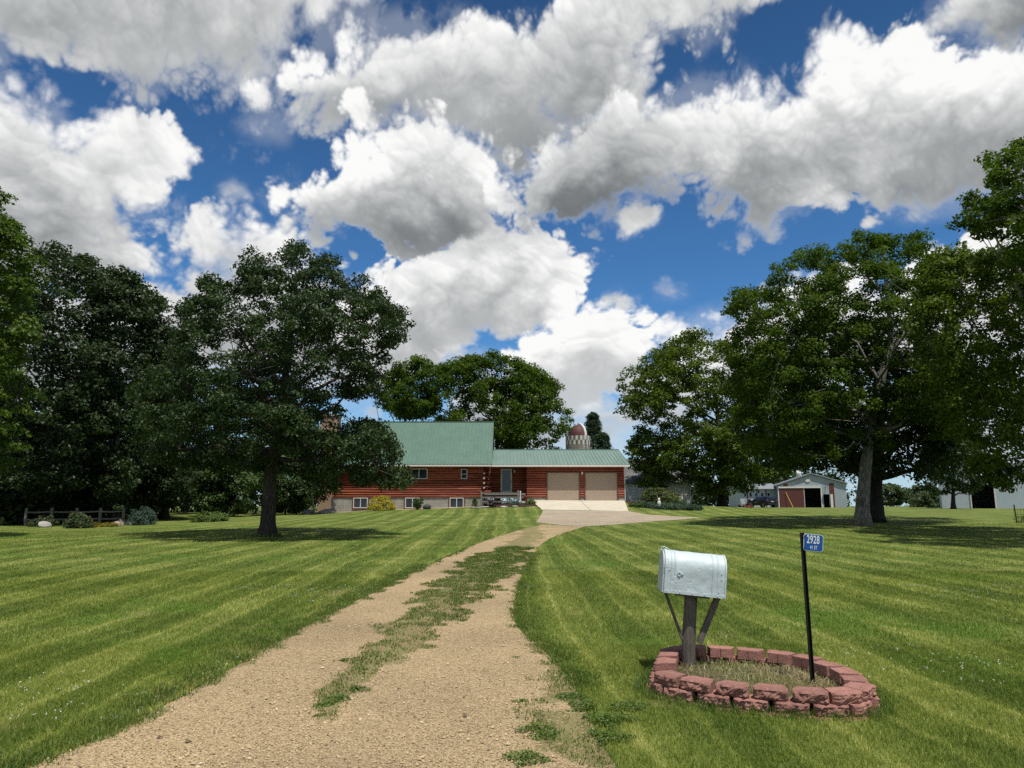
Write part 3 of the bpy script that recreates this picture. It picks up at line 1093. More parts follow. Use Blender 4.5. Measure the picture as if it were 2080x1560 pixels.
# standing seam roofs
def roof(name, x0, x1, y_e, z_e, y_r, z_r, y_b, over=0.0, slant=0.0):
    mb = MB()
    t = .07
    def slope(ya, za, yb, zb_, xa0, xa1, xb0, xb1):
        nrm = Vector((0, -(zb_ - za), yb - ya)).normalized()
        if nrm.z < 0: nrm = -nrm
        A = [Vector((xa0, ya, za)), Vector((xa1, ya, za)), Vector((xb1, yb, zb_)), Vector((xb0, yb, zb_))]
        mb.add([p for p in A] + [p + nrm * t for p in A], [(0, 1, 2, 3), (7, 6, 5, 4), (0, 4, 5, 1), (1, 5, 6, 2), (2, 6, 7, 3), (3, 7, 4, 0)])
        n = int((xa1 - xa0) / .305)
        for i in range(n + 1):
            u = (i + .25) / (n + .5)
            p, q_ = A[0].lerp(A[1], u), A[3].lerp(A[2], u)
            mb.bar(p + nrm * (t + .018), q_ + nrm * (t + .018), .034, .045, up=nrm)
    slope(y_e, z_e, y_r, z_r, x0, x1, x0, x1 - slant)
    slope(y_b, z_e, y_r + .001, z_r, x0, x1, x0, x1 - slant)
    mb.span(x0, x1 - slant, y_r - .14, y_r + .14, z_r + .06, z_r + .105)
    r = H(mb, name, 'sheen_green_roof' if name == 'garage_roof' else 'green_metal_roof')
    f = MB().span(x0 + .02, x1 - .02, y_e - .025, y_e + .02, z_e - .13, z_e + .035)
    H(f, 'gutter', 'white_trim', parent=r)
    s = MB().add([(x0 + .05, y_e + .03, z_e - .05), (x1 - .05, y_e + .03, z_e - .05), (x1 - .05, HY + .05, z_e - .05), (x0 + .05, HY + .05, z_e - .05)], [(0, 1, 2, 3)])
    H(s, 'soffit', 'white_trim', parent=r)
    return r
def m_sheen_roof(t):  # paler copy of the green roof, sky sheen at the low pitch put into its colour
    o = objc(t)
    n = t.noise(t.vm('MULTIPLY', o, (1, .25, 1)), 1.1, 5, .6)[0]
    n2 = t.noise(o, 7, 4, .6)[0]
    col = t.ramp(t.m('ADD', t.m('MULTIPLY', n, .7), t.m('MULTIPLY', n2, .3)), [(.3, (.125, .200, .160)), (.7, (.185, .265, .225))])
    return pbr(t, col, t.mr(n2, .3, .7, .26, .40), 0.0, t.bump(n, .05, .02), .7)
mat('sheen_green_roof', m_sheen_roof)
rm = roof('main_roof', hx(680), at(999.5, 945, HY - .64).x, HY - .64, z_eave, HY + 4.4, hz(858.5, HY + 4.4), HY + 9.6)
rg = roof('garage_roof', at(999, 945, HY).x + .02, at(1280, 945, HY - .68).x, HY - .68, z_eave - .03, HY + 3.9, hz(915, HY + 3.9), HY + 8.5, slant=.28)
# plumbing vent on the ridge and the chimney behind the oak
p = at(859, 857, HY + 4.6)
H(MB().tube([(p.x, p.y, p.z - .2), (p.x, p.y, p.z + .45)], .06, 8), 'vent_pipe', 'dark_metal', parent=rm)
def m_chim(t):
    o = objc(t)
    x, y, z = t.sep(o)
    b = t.new('ShaderNodeTexBrick')
    t.l.new(t.xyz(t.m('ADD', x, y), z, 0), b.inputs['Vector'])
    for k, v in (('Color1', (.36, .20, .11, 1)), ('Color2', (.28, .15, .085, 1)), ('Mortar', (.33, .28, .22, 1)), ('Scale', 1.0), ('Mortar Size', .012), ('Brick Width', .22), ('Row Height', .075)):
        b.inputs[k].default_value = v
    return pbr(t, b.outputs[0], .9)
mat('chimney_brick', m_chim)
cxm = at(673, 850, HY + 4.4).x
ctop = hz(847, HY + 4.4)
mb = MB().span(cxm - .75, cxm + .75, HY + 3.7, HY + 5.0, 1.0, ctop)
ch = H(mb, 'chimney', 'chimney_brick')
H(MB().span(cxm - .83, cxm + .83, HY + 3.6, HY + 5.1, ctop + .002, ctop + .14), 'cap', 'tan_door', parent=ch)
for dx in (-.3, .3):
    mb = MB().lathe([(.13, .12), (.13, .5), (.21, .5), (.2, .56), (.02, .62)], 10, (cxm + dx, HY + 4.3, ctop))
    H(mb, 'flue', 'brown_trim', parent=ch)
# entrance floor
z_fl = dz0 - .03
mb = MB().span(xr + .15, gx0 - .12, HY - 1.1, yr - .1, z_fl - .16, z_fl)
mb.span(xr + .3, gx0 - .3, HY - 1.4, HY - 1.1, z_fl - .42, z_fl - .28)
H(mb, 'entrance_floor', 'grey_wood')
# downspout at the right corner
mb = MB().bar((gx1 + .06, HY - .05, z_eave - .15), (gx1 + .06, HY - .05, zg - .1), .07, .05)
mb.bar((gx1 + .06, HY - .05, zg - .1), (gx1 + .16, HY - .35, zg - .22), .07, .05)
H(mb, 'downspout', 'white_trim')

# concrete slab in front of the garage
Xs = np.linspace(0, 1, 24)[None, :]; Ys = np.linspace(0, 1, 16)[:, None]
pf0, pf1 = gp(1101, 1034.5, .035), gp(1277, 1038, .035)
x_a = pf0.x * (1 - Ys) + (gx0 + .35) * Ys
x_b = pf1.x * (1 - Ys) + (gx1 + .0) * Ys
X = x_a * (1 - Xs) + x_b * Xs
Y0 = pf0.y * (1 - Xs) + pf1.y * Xs
Y = Y0 + (HY + .03 - Y0) * Ys
Z = ground_z(X, Y) + .035
Z[-2:] = np.maximum(Z[-2:], zg - .02)
Z[0] -= .08
idx = np.arange(X.size).reshape(X.shape)
q = np.stack([idx[:-1, :-1], idx[:-1, 1:], idx[1:, 1:], idx[1:, :-1]], -1).reshape(-1, 4)
tag(link('concrete_slab', np_mesh('concrete_slab', np.stack([X, Y, Z], -1).reshape(-1, 3), q), MATS['concrete_slab']), kind='structure')

# porch railing of grey boards in front of the entrance
RY = 61.3
pr = empty('porch_railing', (hx(977, RY), RY, 0), 0, 'weathered grey board railing in front of the house door', 'railing')
def PR(mb, name, m='grey_wood', bevel=.006):
    mb.v = [(v[0] - pr.location.x, v[1] - RY, v[2]) for v in mb.v]
    return mb.build(name, MATS[m], pr, bevel)
for px, t_, b_ in ((978, 998, 1031), (1052.5, 996, 1022)):
    x = at(px, 1000, RY).x
    PR(MB().span(x - .075, x + .075, RY - .05, RY + .05, min(hz(b_, RY), gz(x, RY)) - .1, hz(t_, RY)), 'post')
x0, x1 = at(980, 1000, RY).x, at(1052, 1000, RY).x
for py in (1002, 1010.5, 1019):
    PR(MB().span(x0, x1, RY - .02, RY + .03, hz(py, RY) - .06, hz(py, RY) + .06), 'rail')
x2 = at(995, 1000, RY).x
for py in (1016.5, 1021.5):
    PR(MB().span(x0, x2 + .2, RY + .1, RY + .45, hz(py, RY) - .03, hz(py, RY) + .02), 'step')

# ------------------------------------------------------------------ outbuildings
def ribbed(name, col, spacing=.23, rough=.45, metal=.0, var=.1, axis=0, dirt=(.5, .5, .5)):
    def fn(t):
        o = objc(t)
        c = t.sep(o)[axis]
        fr = t.m('FRACT', t.m('DIVIDE', c, spacing))
        rib = t.mr(t.m('ABSOLUTE', t.m('SUBTRACT', fr, .5)), .38, .5, 0, 1, 'SMOOTHSTEP')
        n = t.noise(o, .6, 5, .6)[0]
        n2 = t.noise(t.vm('MULTIPLY', o, (3, 3, .4)), 2, 4, .6)[0]
        cc = t.ramp(t.m('ADD', t.m('MULTIPLY', n, .6), t.m('MULTIPLY', n2, .4)), [(.3, tuple(v * (1 - var) for v in col)), (.7, tuple(v * (1 + var) for v in col))])
        return pbr(t, cc, rough, metal, t.bump(rib, .6, .02), .4)
    return mat(name, fn)
ribbed('grey_steel', (.33, .38, .42), var=.16)
ribbed('white_steel', (.42, .47, .53), var=.06)
ribbed('maroon_steel', (.115, .035, .034), var=.12)
ribbed('white_roof_steel', (.42, .44, .47), axis=1, var=.06)
ribbed('grey_roof_steel', (.24, .26, .30), axis=1, var=.1)
plain('weathered_roof', (.20, .21, .23), .6, var=.2)
plain('yellow_paint', (.55, .42, .04), .5)
def m_peel(t):
    o = objc(t)
    x, y, z = t.sep(o)
    fr = t.m('FRACT', t.m('DIVIDE', z, .16))
    row = t.m('FLOOR', t.m('DIVIDE', z, .16))
    n = t.noise(t.xyz(t.m('MULTIPLY', x, .6), t.m('MULTIPLY', row, 4.3), 0), 1.0, 4, .6)[0]
    nb = t.noise(t.vm('MULTIPLY', o, (1, 1, 2)), 1.1, 5, .65)[0]
    big = t.noise(o, .35, 3, .5)[0]
    f = t.m('ADD', t.m('MULTIPLY', n, .5), t.m('ADD', t.m('MULTIPLY', nb, .4), t.m('MULTIPLY', big, .35)))
    wood = t.ramp(nb, [(.3, (.045, .04, .036)), (.7, (.13, .12, .11))])
    col = t.mix(t.mr(f, .47, .56, 0, 1), wood, (.86, .86, .85))
    lap = t.mr(fr, .0, .10, .6, 1)
    return pbr(t, t.mix(1.0, col, lap, 'MULTIPLY'), .85, 0, t.bump(fr, .5, .02), .2)
mat('peeling_boards', m_peel)
def m_shingle(t):
    o = objc(t)
    x, y, z = t.sep(o)
    v = t.voro(t.xyz(t.m('MULTIPLY', x, 4), t.m('MULTIPLY', z, 8), 0), 1.0)[1]
    n = t.noise(o, 1.0, 5, .6)[0]
    f = t.m('ADD', t.m('MULTIPLY', t.sep(v)[0], .5), t.m('MULTIPLY', n, .5))
    return pbr(t, t.ramp(f, [(.2, (.07, .07, .068)), (.8, (.19, .185, .18))]), .95, 0, None, .15)
mat('old_shingles', m_shingle)

def house_part(root, mb, name, m, bevel=0.0, parent=None):
    l = root.location
    mb.v = [(v[0] - l.x, v[1] - l.y, v[2]) for v in mb.v]
    return mb.build(name, MATS[m], parent or root, bevel)

# old barn beyond the garage
BY = 80.0
b0, b1 = at(1255, 1000, BY).x, at(1402, 1000, BY).x
bz0, bz1, bzr = gz(b1, BY) - .3, at(0, 981, BY).z, at(0, 934, BY + 4).z
barn = empty('old_barn', (b0, BY, 0), 0, 'old barn with peeling white boards and grey shingle roof behind the garage', 'barn')
mb = MB().prism([(BY, bz0), (BY, bz1), (BY + 4.2, bzr - .1), (BY + 8.4, bz1), (BY + 8.4, bz0)], 'x', b0, b1)
house_part(barn, mb, 'wall', 'peeling_boards')
mb = MB().bar((b1 + .01, BY - .03, bz0), (b1 + .01, BY - .03, bz1), .12, .1)
house_part(barn, mb, 'corner_board', 'white_trim')
mb = MB()
for (ya, za, yb_, zb_) in ((BY - .35, bz1 - .1, BY + 4.2, bzr), (BY + 8.75, bz1 - .1, BY + 4.21, bzr)):
    mb.add([(b0 - .3, ya, za), (b1 + .3, ya, za), (b1 + .3, yb_, zb_), (b0 - .3, yb_, zb_), (b0 - .3, ya, za + .12), (b1 + .3, ya, za + .12), (b1 + .3, yb_, zb_ + .12), (b0 - .3, yb_, zb_ + .12)],
           [(3, 2, 1, 0), (4, 5, 6, 7), (0, 1, 5, 4), (1, 2, 6, 5), (2, 3, 7, 6), (3, 0, 4, 7)])
house_part(barn, mb, 'roof', 'old_shingles')

# grey machine shed with maroon sliding door
SY = 113.0
s0 = at(1580, 1000, SY).x
ST = R(14)
def sx(px):
    u = at(px, 1000, 1.0).x
    return s0 + (SY * u - s0) / (math.cos(ST) + math.sin(ST) * u)
szz = lambda py: at(0, py, SY - 1.2).z
s1 = sx(1719)
sb = gz((s0 + s1) / 2, SY) - .15
shed = empty('machine_shed', (s0, SY, 0), 0, 'grey steel machine shed with maroon sliding door standing half open', 'shed')
apx, apz, evz = sx(1649), szz(964), szz(983)
evl = szz(986)
# front wall in pieces round the big doorway and the small door
zt = szz(991)
d0, d1 = sx(1583), sx(1667.5)
wd0, wd1, wdz = sx(1672), sx(1684), szz(1004)
mb = MB()
mb.prism([(s0, zt), (s0, evl), (apx, apz), (s1, evz), (s1, zt)], 'y', SY, SY + .12)
mb.prism([(s0, sb), (s0, zt), (d0, zt), (d0, sb)], 'y', SY, SY + .12)
mb.prism([(d1, sb), (d1, zt), (wd0, zt), (wd0, sb)], 'y', SY, SY + .12)
mb.prism([(wd0, wdz), (wd0, zt), (wd1, zt), (wd1, wdz)], 'y', SY, SY + .12)
mb.prism([(wd1, sb), (wd1, zt), (s1, zt), (s1, sb)], 'y', SY, SY + .12)
mb.span(s0, s0 + .12, SY + .12, SY + 16, sb, evl)
mb.span(s1 - .12, s1, SY + .12, SY + 16, sb, evz)
mb.prism([(s0, sb), (s0, evl), (apx, apz), (s1, evz), (s1, sb)], 'y', SY + 16, SY + 16.1)
house_part(shed, mb, 'wall', 'grey_steel')
mb = MB()
for (xa, za, xb, zb_) in ((s0 - .25, evl - .02, apx, apz + .1), (s1 + .25, evz - .02, apx + .001, apz + .1)):
    mb.add([(xa, SY - .3, za), (xa, SY + 16.4, za), (xb, SY + 16.4, zb_), (xb, SY - .3, zb_), (xa, SY - .3, za + .16), (xa, SY + 16.4, za + .16), (xb, SY + 16.4, zb_ + .16), (xb, SY - .3, zb_ + .16)],
           [(3, 2, 1, 0), (4, 5, 6, 7), (0, 1, 5, 4), (1, 2, 6, 5), (2, 3, 7, 6), (3, 0, 4, 7)])
r_ = house_part(shed, mb, 'roof', 'grey_roof_steel')
vx = sx(1627)
vz = szz(966.5) + .1
mb = MB().lathe([(.3, -.3), (.3, .35), (.5, .36), (.42, .62), (.1, .8)], 14, (vx, SY + 2.2, vz))
house_part(shed, mb, 'roof_vent', 'white_trim', parent=r_)
mb = MB().span(sx(1581), sx(1668), SY - .22, SY - .06, zt - .02, zt + .22)
house_part(shed, mb, 'door_track', 'white_trim')
mb = MB().span(sx(1583.5), sx(1632.5), SY - .12, SY - .04, sb + .1, zt - .03)
sd = house_part(shed, mb, 'sliding_door', 'maroon_steel')
mb = MB().span(sx(1632.6), sx(1633.6), SY - .13, SY - .03, sb + .1, zt - .03)
house_part(shed, mb, 'edge_strip', 'white_trim', parent=sd)
for a, b in ((1667, 1669), (1580, 1582)):
    house_part(shed, MB().span(sx(a), sx(b), SY - .1, SY + .0, sb, zt - .03), 'door_post', 'white_trim')
mb = MB().span(sx(1685), sx(1690), SY - .5, SY - .44, sb + .1, wdz)
house_part(shed, mb, 'small_door', 'white_trim')
house_part(shed, MB().span(sx(1685), sx(1694.5), SY - .05, SY - .003, sb + .1, szz(981.5)), 'maroon_panel', 'maroon_steel')
house_part(shed, MB().span(sx(1592), sx(1601), SY - .05, SY - .003, zt + .23, szz(982.5)), 'maroon_panel', 'maroon_steel')
mb = MB()
c = Vector((sx(1642), SY, szz(976)))
mb.prism([(c.x + .34 * math.cos(a), c.z + .22 * math.sin(a)) for a in np.linspace(0, 2 * math.pi, 20, endpoint=False)], 'y', SY - .1, SY - .004)
house_part(shed, mb, 'emblem', 'white_trim')
c = Vector((sx(1679), SY, szz(992)))
mb = MB().bar((c.x, SY, c.z + .35), (c.x - .1, SY - .5, c.z + .25), .06)
mb.lathe([(.05, .18), (.16, .1), (.26, -.05)], 10, (c.x - .12, SY - .5, c.z + .05))
house_part(shed, mb, 'yard_lamp', 'dark_metal')
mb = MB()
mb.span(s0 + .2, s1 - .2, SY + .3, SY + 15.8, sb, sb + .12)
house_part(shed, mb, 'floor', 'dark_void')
shed.rotation_euler = (0, 0, -ST)
def shed_w(x, y, z):
    return Vector((s0 + (x - s0) * math.cos(ST) + (y - SY) * math.sin(ST), SY - (x - s0) * math.sin(ST) + (y - SY) * math.cos(ST), z))
# pole leaning on the sliding door
a, b = shed_w(sx(1596), SY - .2, szz(1000.5)), shed_w(sx(1607.5), SY - 1.0, 0)
b.z = gz(b.x, b.y)
lo = empty('yellow_pole', b, 0, 'thin yellow pole leaning against the maroon sliding door', 'pole')
MB().tube([(0, 0, 0), tuple(a - b)], .045, 8).build('shaft', MATS['yellow_paint'], lo)
MB().tube([tuple((a - b) * .99), tuple((a - b) * 1.02)], .06, 8).build('cap', MATS['yellow_paint'], lo)

# white annex left of the shed
AY = 115.0
a0, a1 = at(1503, 1000, AY).x, at(1580, 1000, AY).x - .1
az0, az1 = gz(a0, AY) - .2, at(0, 993, AY).z
annex = empty('white_annex', (a0, AY, 0), 0, 'low white outbuilding with small square windows left of the grey shed', 'outbuilding')
mb = MB().span(a0, a1, AY, AY + 6, az0, az1)
house_part(annex, mb, 'wall', 'white_steel')
mb = MB().prism([(AY - .5, az1 - .02), (AY + 6.4, az1 - .02), (AY + 3, az1 + .9)], 'x', a0 - .4, a1 + .3)
house_part(annex, mb, 'roof', 'weathered_roof')
for px in (1513.5, 1524.5, 1536, 1548, 1561):
    c = at(px, 1005, AY)
    w = house_part(annex, MB().span(c.x - .21, c.x + .21, AY - .05, AY - .003, c.z - .32, c.z + .32), 'window', 'white_trim')
    house_part(annex, MB().span(c.x - .17, c.x + .17, AY - .06, AY - .051, c.z - .27, c.z + .27), 'pane', 'window_glass', parent=w)
for px in (1518, 1556):
    c = at(px, 1005, AY)
    house_part(annex, MB().span(c.x - .09, c.x + .09, AY - .04, AY - .002, az0, az1), 'maroon_strip', 'maroon_steel')

# tall white shed on the right
WY = 95.0
w0 = at(1912, 1000, WY).x
wb = gz(w0 + 5, WY) - .2
wz0, wz1 = at(0, 955.5, WY).z, at(0, 940, WY).z
ws = empty('white_shed', (w0, WY, 0), 0, 'tall white steel shed with a dark open doorway at the right edge', 'shed')
w1 = w0 + 26
wa = w0 + 13
za = wz0 + .9
WT = R(29)
def wsx(px):
    u = at(px, 1000, 1.0).x
    return w0 + (WY * u - w0) / (math.cos(WT) + math.sin(WT) * u)
D0, D1 = wsx(1972), wsx(2019)
DZt = at(0, 963, WY - (D0 - w0) * math.sin(WT)).z
mb = MB()
mb.prism([(w0, DZt), (w0, wz0), (wa, za), (w1, wz0), (w1, DZt)], 'y', WY, WY + .15)
mb.prism([(w0, wb), (w0, DZt), (D0, DZt), (D0, wb)], 'y', WY, WY + .15)
mb.prism([(D1, wb), (D1, DZt), (w1, DZt), (w1, wb)], 'y', WY, WY + .15)
mb.span(w0, w0 + .15, WY + .15, WY + 20, wb, wz0)
mb.span(w1 - .15, w1, WY + .15, WY + 20, wb, wz0)
mb.span(w0, w1, WY + 20, WY + 20.1, wb, wz0)
house_part(ws, mb, 'wall', 'white_steel')
mb = MB()
for (xa, zz0, xb, zz1) in ((w0 - .3, wz0 - .03, wa, za + .05), (w1 + .3, wz0 - .03, wa + .001, za + .05)):
    mb.add([(xa, WY - .35, zz0), (xa, WY + 20.4, zz0), (xb, WY + 20.4, zz1), (xb, WY - .35, zz1), (xa, WY - .35, zz0 + .14), (xa, WY + 20.4, zz0 + .14), (xb, WY + 20.4, zz1 + .14), (xb, WY - .35, zz1 + .14)],
           [(3, 2, 1, 0), (4, 5, 6, 7), (0, 1, 5, 4), (1, 2, 6, 5), (2, 3, 7, 6), (3, 0, 4, 7)])
house_part(ws, mb, 'roof', 'white_roof_steel')
mb = MB().span(D1, D1 + .12, WY - .12, WY - .002, wb, DZt + .1).span(D0 - .12, D0, WY - .12, WY - .002, wb, DZt + .1)
mb.span(D0, D1, WY - .12, WY - .002, DZt, DZt + .1)
house_part(ws, mb, 'door_frame', 'white_trim')
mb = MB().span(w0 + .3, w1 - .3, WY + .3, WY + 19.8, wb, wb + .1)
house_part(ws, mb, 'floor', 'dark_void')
ws.rotation_euler = (0, 0, -WT)

# silo behind the garage
QY = 104.0
c = at(1174, 900, QY)
rS = (at(1199, 900, QY).x - at(1149, 900, QY).x) / 2
z_top = at(0, 886.5, QY).z
z_band = at(0, 904.5, QY).z
silo = empty('silo', (c.x, QY, gz(c.x, QY)), 0, 'concrete stave silo with red dome and chequered white band behind the garage', 'silo')
zg0 = gz(c.x, QY)
def m_stave(t):
    o = objc(t)
    n = t.noise(o, 1.2, 5, .6)[0]
    z = t.sep(o)[2]
    fr = t.m('FRACT', t.m('DIVIDE', z, .5))
    hoop = t.mr(t.m('ABSOLUTE', t.m('SUBTRACT', fr, .5)), .02, .05, .6, 1)
    col = t.ramp(n, [(.3, (.17, .15, .13)), (.7, (.26, .235, .205))])
    return pbr(t, t.mix(1.0, col, hoop, 'MULTIPLY'), .9)
mat('silo_staves', m_stave)
def m_check(t):
    o = objc(t)
    x, y, z = t.sep(o)
    a = t.m('MULTIPLY', t.m('ARCTAN2', y, x), 34 / (2 * math.pi))
    lev = t.m('FLOOR', t.m('DIVIDE', t.m('SUBTRACT', z, z_band - zg0), (z_top - z_band) / 2))
    par = t.m('FRACT', t.m('MULTIPLY_ADD', lev, .5, t.m('MULTIPLY', t.m('FLOOR', a), .5)))
    n = t.noise(o, 1.5, 5, .6)[0]
    c_ = t.mix(t.m('GREATER_THAN', par, .25), t.ramp(n, [(.3, (.09, .085, .08)), (.7, (.18, .17, .16))]), t.ramp(n, [(.3, (.42, .41, .39)), (.7, (.62, .61, .58))]))
    return pbr(t, c_, .85)
mat('silo_checks', m_check)
def m_dome(t):
    o = objc(t)
    x, y, z = t.sep(o)
    n = t.noise(t.vm('MULTIPLY', o, (1, 1, .4)), 1.6, 5, .65)[0]
    return pbr(t, t.ramp(n, [(.3, (.055, .012, .012)), (.6, (.095, .022, .020)), (.85, (.15, .07, .06))]), .7, .0)
mat('red_dome', m_dome)
mb = MB().lathe([(rS, 0), (rS, z_band - zg0)], 40)
mb.build('stave_wall', MATS['silo_staves'], silo)
mb = MB().lathe([(rS + .004, z_band - zg0 + .002), (rS + .004, z_top - zg0)], 68)
mb.build('chequered_band', MATS['silo_checks'], silo)
hd = at(0, 863, QY).z - z_top
rd = rS * .83
mb = MB().lathe([(rd * math.cos(a), z_top - zg0 + hd * math.sin(a)) for a in np.linspace(0, math.pi / 2 * .97, 12)], 40)
dome = mb.build('dome', MATS['red_dome'], silo, smooth=False)
mb = MB()
for k in range(11):       # chequered rib and the dark open hatch on the right
    a = math.pi / 2 * k / 11
    r_, z_ = rd * math.cos(a), hd * math.sin(a)
    an = R(-52)
    mb.box((math.cos(an) * r_ * 1.015, math.sin(an) * r_ * 1.015, z_top - zg0 + z_ + .08), (.34, .34, .30 if k % 2 else .2), Euler((0, -a * .9, an)).to_matrix())
mb.build('rib', MATS['white_trim'], silo)
mb = MB()
vs, fs = [], []
for i, a in enumerate(np.linspace(.0, .9, 8)):
    for j, an in enumerate(np.linspace(R(-42), R(-8), 6)):
        vs.append((1.02 * rd * math.cos(a) * math.cos(an), 1.02 * rd * math.cos(a) * math.sin(an), z_top - zg0 + .03 + hd * 1.02 * math.sin(a)))
for i in range(7):
    for j in range(5):
        p = i * 6 + j
        fs.append((p, p + 1, p + 7, p + 6))
mb.add(vs, fs).build('hatch', MATS['dark_void'], silo)
mb = MB()
an = R(-60)
for s in (-.22, .22):
    mb.bar((rS * 1.05 * math.cos(an) + s, rS * 1.05 * math.sin(an), 0), (rS * 1.05 * math.cos(an) + s, rS * 1.05 * math.sin(an), z_top - zg0), .05)
for k in range(int((z_top - zg0) / .4)):
    mb.bar((rS * 1.05 * math.cos(an) - .22, rS * 1.05 * math.sin(an), .3 + k * .4), (rS * 1.05 * math.cos(an) + .22, rS * 1.05 * math.sin(an), .3 + k * .4), .03)
mb.build('ladder', MATS['white_trim'], silo)

# ------------------------------------------------------------------ dark car by the annex, seen from behind
plain('car_paint', (.010, .013, .024), .18, .3, var=.05, spec=.6)
plain('tyre_rubber', (.02, .02, .02), .85)
plain('rim_alloy', (.35, .36, .37), .35, .8)
plain('red_lamp', (.25, .01, .01), .25)
plain('plate_grey', (.45, .47, .50), .5)
def make_car(loc, rz, label):
    car = empty('parked_car', loc, rz, label, 'car')
    # local: x forward, y left; length 4.6, width 1.85
    prof = [(-2.25, .42), (-2.32, .80), (-2.25, 1.02), (-2.08, 1.16), (-1.75, 1.56), (-1.35, 1.66), (.1, 1.66), (.55, 1.55), (1.05, 1.12), (1.95, .98), (2.22, .80), (2.28, .42), (1.0, .28), (-1.2, .28)]
    vs, fs = [], []
    n = len(prof)
    rows = ((-1, .93), (-.80, 1.0), (.80, 1.0), (1, .93))
    for s, k in rows:
        for x, z in prof:
            w = .925
            if z > 1.1: w -= (z - 1.1) * .36
            kk = k if abs(s) == 1 else 1
            zz = z if abs(s) < 1 else (z - .035 if z > .9 else z)
            vs.append((x * (1 if abs(s) < 1 else .985), s * w, zz))
    for r in range(len(rows) - 1):
        for i in range(n):
            a, b = r * n + i, r * n + (i + 1) % n
            fs.append((a, b, b + n, a + n))
    fs.append(tuple(reversed(range(n)))); fs.append(tuple((len(rows) - 1) * n + i for i in range(n)))
    MB().add(vs, fs).build('body', MATS['car_paint'], car, bevel=.05, smooth=True)
    def side_y(z): return .925 - max(0, z - 1.1) * .36
    for s in (-1, 1):
        for poly in ([(-1.75, 1.16), (-1.52, 1.52), (-.62, 1.56), (-.62, 1.14)], [(-.54, 1.14), (-.54, 1.56), (.08, 1.56), (.42, 1.48), (.92, 1.12)]):
            vs = [(x, s * (side_y(z) + .012), z - .02) for x, z in poly] + [(x, s * (side_y(z) - .03), z - .02) for x, z in poly]
            m_ = len(poly)
            MB().add(vs, [tuple(range(m_)), tuple(reversed(range(m_, 2 * m_)))] + [((i + 1) % m_, i, i + m_, (i + 1) % m_ + m_) for i in range(m_)]).build('window', MATS['window_glass'], car)
        MB().box((-2.20, s * .72, .98), (.16, .30, .16)).build('tail_lamp', MATS['red_lamp'], car, bevel=.02)
        MB().box((2.12, s * .68, .82), (.22, .36, .13)).build('headlight', MATS['rim_alloy'], car, bevel=.02)
        MB().box((.72, s * 1.02, 1.14), (.14, .2, .14)).build('wing_mirror', MATS['car_paint'], car, bevel=.03)
    MB().add([(-2.075, -.66, 1.19), (-2.075, .66, 1.19), (-1.80, .60, 1.53), (-1.80, -.60, 1.53), (-2.03, -.66, 1.17), (-2.03, .66, 1.17), (-1.76, .60, 1.51), (-1.76, -.60, 1.51)],
             [(0, 1, 2, 3), (7, 6, 5, 4), (0, 4, 5, 1), (1, 5, 6, 2), (2, 6, 7, 3), (3, 7, 4, 0)]).build('rear_window', MATS['window_glass'], car)
    MB().box((-2.31, 0, .86), (.03, .5, .13)).build('number_plate', MATS['plate_grey'], car)
    MB().box((-2.30, 0, .50), (.12, 1.7, .2)).build('bumper', MATS['tyre_rubber'], car, bevel=.03)
    for x in (-1.38, 1.38):
        for s in (-1, 1):
            w = MB()
            w.lathe([(.20, -.11), (.33, -.11), (.36, -.07), (.36, .07), (.33, .11), (.20, .11)], 24)
            w.v = [(x + v[0], s * .85 + v[2], .36 + v[1]) for v in w.v]
            wo = w.build('wheel', MATS['tyre_rubber'], car)
            rmb = MB().lathe([(.05, s * .09), (.2, s * .12), (.21, s * .06)], 20)
            rmb.v = [(x + v[0], s * .85 + v[2], .36 + v[1]) for v in rmb.v]
            rmb.build('rim', MATS['rim_alloy'], wo)
    return car
CYy = 112.0
cl = at(1549, 1020, CYy)
make_car((cl.x, CYy, gz(cl.x, CYy)), R(108), 'dark blue sport utility car parked at the shed, seen from behind')

# red riding mower beside the car
plain('red_paint', (.22, .014, .016), .4, var=.2)
plain('grey_plastic', (.30, .31, .33), .5)
MYy = 108.0
ml = at(1515, 1030, MYy)
mw = empty('riding_mower', (ml.x, MYy, gz(ml.x, MYy)), R(200), 'red riding mower in the shade left of the dark car', 'mower')
MB().box((.55, 0, .62), (.85, .55, .42), taper=.85).build('hood', MATS['grey_plastic'], mw, bevel=.06)
MB().box((-.3, 0, .5), (.95, .6, .22)).build('chassis', MATS['dark_metal'], mw, bevel=.03)
MB().box((.05, 0, .2), (1.15, 1.35, .2), taper=.9).build('mower_deck', MATS['red_paint'], mw, bevel=.05)
s_ = MB().box((-.45, 0, .72), (.5, .52, .12)); s_.box((-.70, 0, .98), (.12, .5, .46))
s_.build('seat', MATS['dark_metal'], mw, bevel=.04)
st = MB().bar((.15, 0, .7), (-.02, 0, 1.05), .04)
st.tube([(-.02 + .17 * math.sin(a) * .3, .17 * math.cos(a), 1.05 + .17 * math.sin(a) * .8) for a in np.linspace(0, 2 * math.pi, 13)], .018, 6, caps=False)
st.build('steering_wheel', MATS['dark_metal'], mw)
